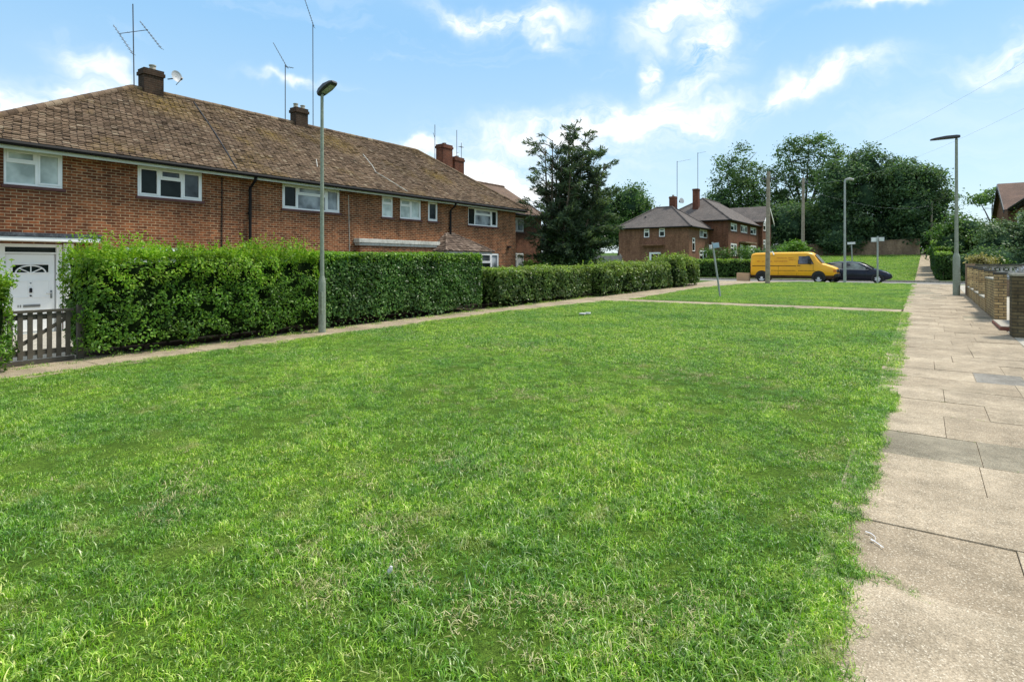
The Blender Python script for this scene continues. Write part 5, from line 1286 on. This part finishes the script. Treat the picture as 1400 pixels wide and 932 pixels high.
# right-hand garden trees
rt = 'grey-green trees right of the far footpath'
tree('garden_tree', 'leafy grey-green tree behind the clipped hedge blocks', (3.0, 60, gz(60)), fb(3.0, 60, [(-1.2, 0, 2.3, 1.5, 1.6, 1.6), (0, 0, 3.3, 1.4, 1.5, 1.5), (1.2, 0, 2.6, 1.3, 1.5, 1.5), (-.2, 0, 1.4, 2.0, 1.6, 1.3)], gz(60)), .17, 14000, 'tree_c', .14, 30, rt, .26, twigs=12, core=.65)
tree('garden_tree', 'wide grey-green tree below the jutting gable', (5.7, 57, gz(57)), fb(5.7, 57, [(-1.4, 0, 2.4, 1.5, 1.5, 1.5), (.2, 0, 2.7, 1.5, 1.5, 1.5), (1.8, 0, 3.1, 1.5, 1.5, 1.6), (3.2, 0, 3.2, 1.5, 1.5, 1.6), (1.5, 0, 1.5, 2.6, 1.6, 1.4), (-.8, 0, 1.2, 1.8, 1.4, 1.2)], gz(57)), .17, 19000, 'tree_grey', .16, 31, rt, .28, twigs=8, core=.68)
tree('garden_tree', 'dark leafy bushes behind the screen wall under the grey-green trees', (4.6, 53.8, gz(53.8)), fb(4.6, 53.8, [(-1.9, 0, 1.1, 1.2, 1, 1.1), (0, 0, 1.2, 1.5, 1, 1.2), (2.0, 0, 1.3, 1.4, 1, 1.2), (3.8, 0, 1.4, 1.3, 1, 1.2)], gz(53.8)), .15, 9000, 'tree_b', .1, 32, rt, .24, core=.75)
tree('garden_tree', 'small distant tree top seen left of the jutting gable', (8.6, 112, gz(112)), fb(8.6, 112, [(-2.4, 0, 7.6, 1.4, 1.4, .7), (0, 0, 8.3, 1.6, 1.4, .8), (2.0, 0, 7.9, 1.4, 1.4, .8)], gz(112)), .36, 1300, 'tree_a', .2, 33, rt, .5)
tree('shrub', 'pale yellow mounded bush on top of the screen wall line', (2.32, 34.3, gz(33)), fb(2.32, 34.3, [(-.28, 0, 1.5, .28, .3, .25), (.12, 0, 1.54, .28, .3, .25), (-.08, 0, .9, .35, .4, .6)], gz(33)), .10, 2600, 'yellowleaf', .04, 34, None, .12, 'shrub')
tree('shrub', 'small dark green bush right of the pale yellow one', (2.95, 34.8, gz(34)), fb(2.95, 34.8, [(0, 0, 1.5, .2, .25, .3), (.1, 0, 1.2, .3, .3, .3), (-.1, 0, .8, .35, .4, .6)], gz(34)), .10, 1800, 'tree_c', .04, 35, None, .12, 'shrub')
tree('shrub', 'small light green bush under the set-back house window', (-16.9, 26.3, gz(26)), fb(-16.9, 26.3, [(-.2, 0, 1.1, .55, .5, .6), (.4, 0, .9, .5, .5, .6)], gz(26)), .09, 2400, 'shrub', .05, 36, None, .13, 'shrub')
tree('shrub', 'yellow-green bush at the right foot of the tall conifer', (-15.1, 30.6, gz(30)), fb(-15.1, 30.6, [(0, 0, 1.0, .7, .6, .8), (.7, 0, .9, .6, .5, .7)], gz(30)), .10, 2600, 'shrub', .05, 37, None, .16, 'shrub')
tree('shrub', 'dark laurel bush filling the left foot of the tall conifer', (-16.4, 27.6, gz(28)), fb(-16.4, 27.6, [(-.5, 0, 1.0, .8, .7, .9), (.5, 0, 1.2, .8, .7, .9)], gz(28)), .11, 3800, 'ivy', .05, 38, None, .18, 'shrub')

def conifer():
    """many-stemmed cypress: dense to the right, thin and half bare to the left"""
    global rng
    rng = np.random.default_rng(77); RR = random.Random(77)
    bx, by = -16.75, 28.83; z0 = gz(by)
    t = thing('conifer_tree', 'tall feathery dark conifer with half-bare left stems behind the low hedge', 'tree', (bx, by, z0))
    P, T, m = [], [], MB()
    def W3(s, d, z): x, y = far(bx, by, s, d); return Vector((x, y, z0 + z))
    # leaders: (base s, base d, top s, top d, top z, fullness, branch length)
    leaders = [(-.75, .2, -.95, .1, 8.1, .45, 1.55), (-.6, -.3, -.55, -.3, 8.4, .45, 1.4), (-.45, .1, -.25, 0, 8.0, .7, 1.2), (-.3, -.3, -.05, -.4, 7.2, .9, 1.2), (0, -.2, .45, -.1, 9.1, 1.0, 1.3), (.2, .3, .75, .3, 9.4, 1.2, 1.2),
               (.45, -.3, 1.3, -.2, 8.6, 1.2, 1.6), (.6, .2, 2.0, .4, 7.9, 1.1, 1.8), (.7, -.2, 2.3, -.5, 6.8, 1.1, 1.9), (.8, .1, 2.6, .2, 5.4, 1.1, 1.6), (0, .6, .3, 1.2, 7.4, .9, 1.3), (-.1, -.6, .4, -1.2, 6.6, 1.0, 1.2), (-.5, .3, -.7, .5, 6.0, .8, 1.2)]
    for bs, bd, ts, td, tz, full, bl in leaders:
        a, b = W3(bs * .5, bd * .5, 0), W3(ts, td, tz)
        mid = W3(bs + (ts - bs) * .35, bd + (td - bd) * .35, tz * .5)
        m.tube([a, mid, b], [.13, .075, .018], 7)
        nb = int(46 * (.5 + full * .6))
        for k in range(nb):
            f = .16 + .84 * (k + RR.random()) / nb
            p = (a.lerp(mid, f * 2) if f < .5 else mid.lerp(b, f * 2 - 1))
            if full < .5:                       # bare stems: branches thrown out to the left
                az = RR.gauss(PI, .75); L = bl * RR.uniform(.4, 1.35) * (1.35 - .6 * f)
            else:
                az = RR.uniform(0, 2 * PI); L = bl * RR.uniform(.5, 1.25) * (1.25 - .85 * f)
                if math.cos(az) > .2: L *= 1.25
            ds, dd = math.cos(az), math.sin(az); rise = RR.uniform(.35, 1.1)
            q = far(0, 0, ds, dd); dv = Vector((q[0], q[1], rise)).normalized(); e = p + dv * L + Vector((0, 0, -.10 * L * L))
            c = p.lerp(e, .55) + Vector((0, 0, .06 * L))
            m.tube([p, c, e], [.022, .014, .006], 4)
            n = int((74 if full >= .5 else 24) * L)
            st = .12 if full >= .5 else .5
            for j in range(n):
                u = st + (1 - st) * RR.random() ** .7; pos = (p.lerp(c, u * 2) if u < .5 else c.lerp(e, u * 2 - 1))
                sd = Vector((RR.gauss(0, 1), RR.gauss(0, 1), RR.gauss(0, .6))).normalized()
                tv = (dv * 1.0 + sd * .65 + Vector((0, 0, -.25))).normalized()
                P.append(pos + sd * .09 + tv * .08); T.append(tv)
    P = np.array(P); T = np.array(T); n = len(P)
    N = rng.normal(size=(n, 3)) * .7 + [0, 0, .6]
    V, F = leaf_cards(P, N, rng.uniform(.12, .40, n), .2, T, .04)
    np_mesh('crown', V, F, M['conifer'], None, t)
    m.build('trunk', M['bark_pale'], t, smooth=True)
    # ivy, plus dark lumps standing in for shade, on the lower stems
    bl = [(*far(bx, by, -.7, -.4), z0 + 1.7, .75, .7, 1.7), (*far(bx, by, .1, -.4), z0 + 1.9, .85, .7, 2.0), (*far(bx, by, .9, -.2), z0 + 1.8, .9, .8, 1.7), (*far(bx, by, -.55, 0), z0 + 3.6, .55, .6, 1.5), (*far(bx, by, 1.4, 0), z0 + 2.6, .8, .8, 1.6)]
    P, N = leafy_blobs(bl, .1, 9000, 78, .2)
    V, F = leaf_cards(P, N, .12 * rng.uniform(.6, 1.3, len(P)), .8); np_mesh('ivy', V, F, M['ivy'], None, t)
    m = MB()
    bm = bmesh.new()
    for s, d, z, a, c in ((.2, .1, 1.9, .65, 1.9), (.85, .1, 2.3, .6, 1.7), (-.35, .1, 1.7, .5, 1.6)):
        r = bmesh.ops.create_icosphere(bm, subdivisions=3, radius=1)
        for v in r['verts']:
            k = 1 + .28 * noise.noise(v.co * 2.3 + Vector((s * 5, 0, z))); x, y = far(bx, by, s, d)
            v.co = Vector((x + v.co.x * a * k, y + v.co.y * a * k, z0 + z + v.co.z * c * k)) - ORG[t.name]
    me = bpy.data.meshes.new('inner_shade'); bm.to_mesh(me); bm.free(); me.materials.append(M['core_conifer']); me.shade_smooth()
    o = bpy.data.objects.new('shade_core', me); o.parent = t; COL.objects.link(o)
conifer()

# ------------------------------------------------------------------ grass
def make_grass():
    global rng
    rng = np.random.default_rng(3)
    tufts = bpy.data.collections.new('grass_tufts')
    def tuft(k, nb, rad, lmin, lmax, w, lean, mat='blade'):
        V, F = [], []
        for b in range(nb):
            a = rng.uniform(0, 2 * PI); r = rad * math.sqrt(rng.random()); x, y = r * math.cos(a), r * math.sin(a)
            L = rng.uniform(lmin, lmax) * (1.0 if rng.random() > .08 else 1.5); th = rng.uniform(0, 2 * PI); ln = abs(rng.normal(0, lean)) + .15
            d = np.array([math.cos(th), math.sin(th)]); p = np.array([-d[1], d[0]]); ww = w * rng.uniform(.6, 1.25)
            i = len(V); tw = rng.uniform(-.8, .8); p2 = p * math.cos(tw) + d * math.sin(tw)
            pts = [(0, 0), (.42 * L * math.sin(ln * .55), .42 * L * math.cos(ln * .55)), (L * math.sin(ln * .9) * .78, L * .72 * math.cos(ln)), (L * math.sin(min(1.9, ln * 1.35)), L * .86 * math.cos(min(1.45, ln * 1.25)))]
            for kk, (s, h) in enumerate(pts):
                wd = ww * (1, .95, .62, .08)[kk] * .5
                for sg in (-1, 1): V.append((x + d[0] * s + p2[0] * wd * sg, y + d[1] * s + p2[1] * wd * sg, h))
            for kk in range(3): F.append((i + kk * 2, i + kk * 2 + 1, i + kk * 2 + 3, i + kk * 2 + 2))
        me = bpy.data.meshes.new('grass_tuft'); me.from_pydata(V, [], F); me.materials.append(M[mat]); me.shade_smooth()
        o = bpy.data.objects.new('grass_tuft_%02d' % k, me); tufts.objects.link(o)
    for k in range(5): tuft(k, 125, .12, .018, .046, .0044, .95)          # fine, near
    for k in range(5, 8): tuft(k, 95, .12, .03, .068, .0048, 1.1)        # lush, near
    for k in range(8, 11): tuft(k, 80, .15, .02, .048, .0085, .85)        # wide, far
    for k in range(11, 13): tuft(k, 42, .12, .02, .05, .0048, 1.0)         # thin, worn or edge tufts
    for k in range(13, 15): tuft(k, 40, .10, .02, .06, .0045, 1.3, 'straw')
    pts, idx, scl, rot = [], [], [], []
    def add(x, y, z, i, s, tilt=.06):
        pts.append((x, y, z)); idx.append(i); scl.append(s); rot.append((R.gauss(0, tilt), R.gauss(0, tilt), R.uniform(0, 6.28)))
    def n2(x, y, f, k): return noise.noise(Vector((x * f, y * f, k)))
    isl_x = lambda y: np.interp(y, [p[1] for p in isl_l], [p[0] for p in isl_l])
    def scatter(y0, y1, xl, xr, dens, far_, lift=.002):
        W_ = 0
        y = y0
        n = int(dens * (y1 - y0) * 11.5)
        for _ in range(n):
            yy = R.uniform(y0, y1); xx = R.uniform(-11.9, .1); a, b = xl(yy), xr(yy)
            if xx < a + .02 or xx > b - .02: continue
            worn = n2(xx, yy, .9, 1.5) + .6 * n2(xx, yy, 2.6, 4.2)
            lush = n2(xx, yy, .55, 9.1) + .55 * n2(xx, yy, 2.1, 3.3) + max(0, .25 - .05 * abs(xx + 2)) * (yy < 5)
            if worn > .6 and R.random() < .45: continue
            s = 1 + .35 * lush + R.gauss(0, .1)
            lump = .016 * n2(xx, yy, 5.5, 6.1) + .012 * n2(xx, yy, 11, 2.2)
            if n2(xx, yy, 4.6, 8.8) + .7 * n2(xx, yy, 9.5, 1.1) > .5 and R.random() < .28:
                add(xx, yy, gz(yy) + .002, R.choice((11, 12)), R.uniform(.5, .9)); continue
            lift = .002 + lump
            if far_: add(xx, yy, gz(yy) + lift, R.choice((8, 9, 10)), max(.5, s))
            elif lush > .30 and R.random() < .75: add(xx, yy, gz(yy) + lift, R.choice((5, 6, 7)), max(.6, s * .95))
            elif worn > .5: add(xx, yy, gz(yy) + lift, R.choice((11, 12)), max(.5, s))
            else: add(xx, yy, gz(yy) + lift, R.choice((0, 1, 2, 3, 4)), max(.55, s))
    scatter(.2, 5.0, lawn_l, lawn_r, 88, False)
    scatter(5.0, 9.0, lawn_l, lawn_r, 74, False)
    scatter(9.0, 14.0, lawn_l, lawn_r, 66, True)
    scatter(14.0, 22.2, lawn_l, lawn_r, 50, True)
    scatter(23.4, 44.7, isl_x, lambda y: lawn_r(y) - .02, 36, True)
    # ragged edge spilling over the slabs and along the front footpath
    for _ in range(1500):
        y = R.uniform(.6, 22) ** 1.0 if R.random() < .5 else R.uniform(.6, 9); add(lawn_r(y) + R.gauss(-.01, .035), y, gz(y) + .004, R.choice((5, 6, 11, 12, 0)), R.uniform(.6, 1.1), .15)
    for y, amp in ((3.78, .16), (5.55, .10), (7.1, .1), (4.62, .06), (2.75, .12), (8.05, .14), (9.63, .1), (10.45, .12), (11.25, .1)):
        for _ in range(26): add(-.44 + R.random() ** 2 * amp * 1.6, y + R.gauss(0, .025), gz(y) + .004, R.choice((11, 12)), R.uniform(.5, .95), .2)
    for _ in range(900):
        y = R.uniform(1, 22); add(lawn_l(y) + R.gauss(0, .05), y, gz(y) + .003, R.choice((8, 9, 11, 12)), R.uniform(.6, 1.0), .12)
    for _ in range(360):                                                   # weeds at the hedge feet
        y = R.uniform(3, 33); add(-12.3 + R.gauss(0, .1), y, gz(y) + .003, R.choice((11, 12, 9)), R.uniform(.6, 1.4), .2)
    for _ in range(260):
        y = R.choice((2.75, 3.74, 4.62, 5.5, 6.28, 7.1, 8.05, 8.83, 9.63, 10.45, 11.25, 12.1)); x = R.uniform(-.4, 1.5)
        if n2(x, y, 2.2, 5.5) > .12: add(x, y + .09 * noise.noise(Vector((y * 1.3, 3, 1))) * (x - .6), gz(y) + .006, R.choice((11, 12, 13)), R.uniform(.16, .34), .3)
    # tuft growing in the slab joint
    for k in range(22): add(-.25 + k * .0125 + R.gauss(0, .004), 3.92 - k * .011 + R.gauss(0, .006), gz(3.8) + .006, R.choice((11, 12)), R.uniform(.3, .5), .3)
    # dry straw-coloured scuffs where the turf is worn (centre x, y, length, width, angle)
    for cx, cy, ln, wd, an in ((-3.0, 2.75, .42, .10, 2.6), (-2.75, 2.05, .25, .08, 2.7), (-3.25, 3.95, .30, .14, .3), (-1.62, 2.45, .34, .14, .5), (-1.15, 2.28, .2, .1, .2), (-2.3, 4.6, .3, .12, 2.4), (-.95, 2.9, .22, .1, 1.2), (-3.9, 6.6, .35, .2, .4), (-5.0, 5.6, .3, .15, 2.2), (-1.5, 7.4, .4, .2, .8), (-.85, 5.6, .3, .12, 1.4), (-3.0, 8.6, .5, .3, .2), (-4.6, 2.2, .3, .12, 2.5), (-6.5, 9.5, .6, .3, .4), (-2.2, 11.5, .7, .35, .3)):
        ca, sa = math.cos(an), math.sin(an)
        for _ in range(int(150 * ln * max(wd, .12) * 9 * (.40 if cy < 4.3 else .16))):
            a, b = R.gauss(0, ln), R.gauss(0, wd); x, y = cx + ca * a - sa * b, cy + sa * a + ca * b
            add(x, y, gz(y) + .012, R.choice((13, 14)), R.uniform(.6, 1.1), .2)
    for _ in range(420):
        y = R.uniform(1, 14); add(R.uniform(lawn_l(y), lawn_r(y)), y, gz(y) + .008, R.choice((13, 14)), R.uniform(.4, .9), .25)
    # the bank beyond the road
    for _ in range(2600):
        y = R.uniform(52.4, 94); x = R.uniform(-13.5, -.5); add(x, y, gz(y) + .01, R.choice((8, 9, 10)), R.uniform(1.3, 2.4))
    for _ in range(160): add(-7.2 + R.gauss(0, .12), 26.15 + R.gauss(0, .1), gz(26), R.choice((5, 6, 7)), R.uniform(.8, 1.5))
    me = bpy.data.meshes.new('grass'); me.from_pydata(pts, [], [])
    for nm, typ, dat, key in (('idx', 'INT', idx, 'value'), ('scl', 'FLOAT', scl, 'value'), ('rot', 'FLOAT_VECTOR', [c for r in rot for c in r], 'vector')):
        me.attributes.new(nm, typ, 'POINT').data.foreach_set(key, dat)
    o = bpy.data.objects.new('grass', me); COL.objects.link(o); tag(o, 'short mown green grass with straw-coloured worn patches', 'grass', kind='stuff')
    ng = bpy.data.node_groups.new('grass_scatter', 'GeometryNodeTree')
    ng.interface.new_socket('Geometry', in_out='INPUT', socket_type='NodeSocketGeometry'); ng.interface.new_socket('Geometry', in_out='OUTPUT', socket_type='NodeSocketGeometry')
    N = ng.nodes.new; L = ng.links.new
    gi, go = N('NodeGroupInput'), N('NodeGroupOutput'); mp = N('GeometryNodeMeshToPoints'); ip = N('GeometryNodeInstanceOnPoints'); ci = N('GeometryNodeCollectionInfo')
    ci.inputs['Collection'].default_value = tufts; ci.inputs['Separate Children'].default_value = True; ci.inputs['Reset Children'].default_value = True
    def attr(nm, dt):
        a = N('GeometryNodeInputNamedAttribute'); a.data_type = dt; a.inputs['Name'].default_value = nm; return a.outputs['Attribute']
    L(gi.outputs[0], mp.inputs['Mesh']); L(mp.outputs[0], ip.inputs['Points']); L(ci.outputs[0], ip.inputs['Instance']); ip.inputs['Pick Instance'].default_value = True
    L(attr('idx', 'INT'), ip.inputs['Instance Index']); L(attr('scl', 'FLOAT'), ip.inputs['Scale']); L(attr('rot', 'FLOAT_VECTOR'), ip.inputs['Rotation'])
    L(ip.outputs[0], go.inputs[0])
    md = o.modifiers.new('scatter', 'NODES'); md.node_group = ng
    print('grass points', len(pts))
make_grass()

# small litter on the lawn
m = MB(); m.box(-8.75, -8.55, 16.1, 16.28, gz(16.2) + .03, gz(16.2) + .07); m.box(-8.6, -8.45, 16.2, 16.34, gz(16.2) + .04, gz(16.2) + .09)
tag(m.build('crumpled_paper', M['litter'], loc=(-8.65, 16.2, gz(16.2)), bevel=.012), 'scrap of white paper lying on the far lawn near the low hedge', 'litter')
m = MB(); m.tube([(-2.46, 2.3, .05), (-2.455, 2.305, .075), (-2.45, 2.31, .095)], [.008, .014, .008], 8)
tag(m.build('white_pebble', M['litter'], loc=(-2.46, 2.3, gz(2.3)), smooth=True), 'small white pebble in the grass in the foreground', 'litter')

# ------------------------------------------------------------------ sky, sun, camera
SUN_EL, SUN_AZ = math.radians(59), math.radians(35)          # azimuth from +Y towards +X
def make_world():
    w = bpy.data.worlds.new('World'); scene.world = w; w.use_nodes = True; nt = w.node_tree
    bg = nt.nodes['Background']; N = nt.nodes.new; L = nt.links.new
    sky = N('ShaderNodeTexSky'); sky.sky_type = 'NISHITA'; sky.sun_disc = False; sky.sun_elevation = SUN_EL; sky.sun_rotation = SUN_AZ
    sky.air_density = 1.0; sky.dust_density = .4; sky.ozone_density = 1.0
    S = .15; bg.inputs['Strength'].default_value = S
    tc = N('ShaderNodeTexCoord'); D = tc.outputs['Generated']
    def vm(op, a, b=None):
        n = N('ShaderNodeVectorMath'); n.operation = op
        for v, i in ((a, 0), (b, 1)):
            if v is None: continue
            if isinstance(v, (tuple, Vector)): n.inputs[i].default_value = tuple(v)
            else: L(v, n.inputs[i])
        return n.outputs['Value'] if op == 'DOT_PRODUCT' else n.outputs['Vector']
    def mt(op, a, b=0., c=None):
        n = N('ShaderNodeMath'); n.operation = op
        for v, i in ((a, 0), (b, 1), (c, 2)):
            if v is None: continue
            if isinstance(v, (int, float)): n.inputs[i].default_value = v
            else: L(v, n.inputs[i])
        return n.outputs[0]
    def nz(scale, detail, rough, vec, dist=0):
        n = N('ShaderNodeTexNoise'); n.inputs['Scale'].default_value = scale; n.inputs['Detail'].default_value = detail; n.inputs['Roughness'].default_value = rough; n.inputs['Distortion'].default_value = dist; L(vec, n.inputs['Vector']); return n
    # wispy warp of the direction
    wn = nz(4.5, 5, .6, D); warp = vm('SCALE', vm('SUBTRACT', wn.outputs['Color'], (.5, .5, .5))); warp.node.inputs['Scale'].default_value = .20
    wd = vm('NORMALIZE', vm('ADD', D, warp))
    # banks of cloud, unseen high ones added to whiten the light: (azimuth deg from +Y, elevation deg, half-width, half-height, roll deg, strength)
    clouds = CLOUDS
    tot = None
    for az, el, sw, sh, roll, st in clouds:
        a, e = math.radians(az), math.radians(el)
        c = Vector((math.sin(a) * math.cos(e), math.cos(a) * math.cos(e), math.sin(e))); rt = Vector((math.cos(a), -math.sin(a), 0)); up = rt.cross(c)
        ro = math.radians(roll); r2 = rt * math.cos(ro) + up * math.sin(ro); u2 = up * math.cos(ro) - rt * math.sin(ro)
        front = mt('MAXIMUM', vm('DOT_PRODUCT', wd, c), .05)
        x = mt('DIVIDE', vm('DOT_PRODUCT', wd, r2), front); y = mt('DIVIDE', vm('DOT_PRODUCT', wd, u2), front)
        kx, ky = 1 / math.tan(math.radians(sw)), 1 / math.tan(math.radians(sh))
        q = mt('ADD', mt('POWER', mt('ABSOLUTE', mt('MULTIPLY', x, kx)), 2), mt('POWER', mt('ABSOLUTE', mt('MULTIPLY', y, ky)), 2))
        g = mt('MULTIPLY', mt('EXPONENT', mt('MULTIPLY', q, -1.0)), st)
        tot = g if tot is None else mt('MAXIMUM', tot, g)
    # stretched filament noise
    mp = N('ShaderNodeMapping'); mp.inputs['Scale'].default_value = (1, 1, 2.4); L(wd, mp.inputs['Vector'])
    f = nz(9.0, 10, .68, mp.outputs['Vector'], .5).outputs['Fac']
    den = mt('MULTIPLY', tot, mt('MULTIPLY_ADD', f, 4.6, -1.55)); 
    thin = mt('MULTIPLY', mt('MAXIMUM', mt('SUBTRACT', nz(3.1, 8, .62, mp.outputs['Vector'], .8).outputs['Fac'], .56), 0), .9)
    den = mt('MINIMUM', mt('MAXIMUM', mt('ADD', den, thin), 0), 1)
    sep = N('ShaderNodeSeparateXYZ'); L(D, sep.inputs[0])
    hz = mt('MINIMUM', mt('MAXIMUM', sep.outputs['Z'], 0), 1)
    gr = N('ShaderNodeValToRGB'); cr = gr.color_ramp
    for k, (p, c) in enumerate(((0, (.82, .93, 1.0)), (.12, (.62, .85, 1.02)), (.36, (.345, .655, 1.0)), (1, (.36, .66, 1.04)))):
        e = cr.elements[k] if k < 2 else cr.elements.new(p)
        e.position = p; e.color = tuple(v / S * .12 for v in c) + (1,)
    L(hz, gr.inputs['Fac'])
    gs = vm('SCALE', gr.outputs['Color']); gs.node.inputs['Scale'].default_value = 1 / .12
    mx = N('ShaderNodeMix'); mx.data_type = 'RGBA'; mx.inputs[0].default_value = .85; L(SKYCOL(nt, sky), mx.inputs[6]); L(gs, mx.inputs[7])
    m2 = N('ShaderNodeMix'); m2.data_type = 'RGBA'; L(den, m2.inputs[0]); L(mx.outputs[2], m2.inputs[6]); m2.inputs[7].default_value = tuple(c / S for c in (1.3, 1.3, 1.3)) + (1,)
    L(m2.outputs[2], bg.inputs['Color'])
def SKYCOL(nt, sky):
    g = nt.nodes.new('ShaderNodeMix'); g.data_type = 'RGBA'; g.blend_type = 'MULTIPLY'; g.inputs[0].default_value = 1; nt.links.new(sky.outputs[0], g.inputs[6]); g.inputs[7].default_value = (1.35, 1.45, 1.4, 1); return g.outputs[2]
CLOUDS = [(-37.0, 22.8, 6.0, 1.0, -10, .95), (-34.5, 21.3, 2.6, .8, -30, .7), (-18.0, 22.0, 4.6, 1.7, 14, 1.1), (-16.8, 19.2, 1.5, 2.6, -25, 1.0), (-21.8, 17.6, .8, 1.3, 15, .95), (-19.5, 15.6, 4.5, 1.3, 25, .75), (-23.0, 13.0, 8, 1.5, 6, 1.15), (-8.0, 14.6, 5, 1.0, 13, 1.05), (-32, 11.0, 8, 1.6, -2, 1.0),
          (-45, 9.8, 4, .9, -8, .9), (-36, 8.0, 9, 1.9, 2, 1.0), (7.0, 16.4, 3.4, 1.1, 12, 1.1), (-2, 20.8, 4, .45, 9, .7), (-75, 11.0, 5, 1.5, 18, .95), (-71, 14, 2.2, .8, -25, .9), (-56, 17, 4, .4, -6, .65), (-120, 25, 14, 5, 5, .8), (120, 20, 18, 5, -5, .8), (60, 18, 12, 4, 3, .8), (180, 30, 20, 8, 0, .8), (150, 55, 40, 22, 0, 1.3), (-100, 62, 34, 20, 0, 1.3), (60, 58, 30, 16, 0, 1.2), (-160, 40, 30, 12, 0, 1.2), (100, 42, 24, 10, 0, 1.1)]  # large rear and overhead banks are out of view, added to neutralise blue ambient
make_world()
sd = bpy.data.lights.new('sun', 'SUN'); so = bpy.data.objects.new('sun', sd); COL.objects.link(so)
sd.energy = 4.5; sd.angle = math.radians(9); sd.color = (1, .95, .85)
dirv = Vector((math.sin(SUN_AZ) * math.cos(SUN_EL), math.cos(SUN_AZ) * math.cos(SUN_EL), math.sin(SUN_EL)))
so.rotation_euler = dirv.to_track_quat('Z', 'Y').to_euler(); so.location = dirv * 60

cd = bpy.data.cameras.new('camera'); co = bpy.data.objects.new('camera', cd); COL.objects.link(co)
cd.sensor_fit = 'HORIZONTAL'; cd.sensor_width = 36; cd.lens = 36 * 800 / 1400; cd.shift_y = -(466 - 360) / 1400
cd.clip_start = .05; cd.clip_end = 3000
co.location = (0, 0, CAM_H); co.rotation_euler = (math.radians(90), 0, math.radians(35.04))
scene.camera = co
scene.view_settings.view_transform = 'Standard'; scene.view_settings.look = 'None'; scene.view_settings.exposure = 0
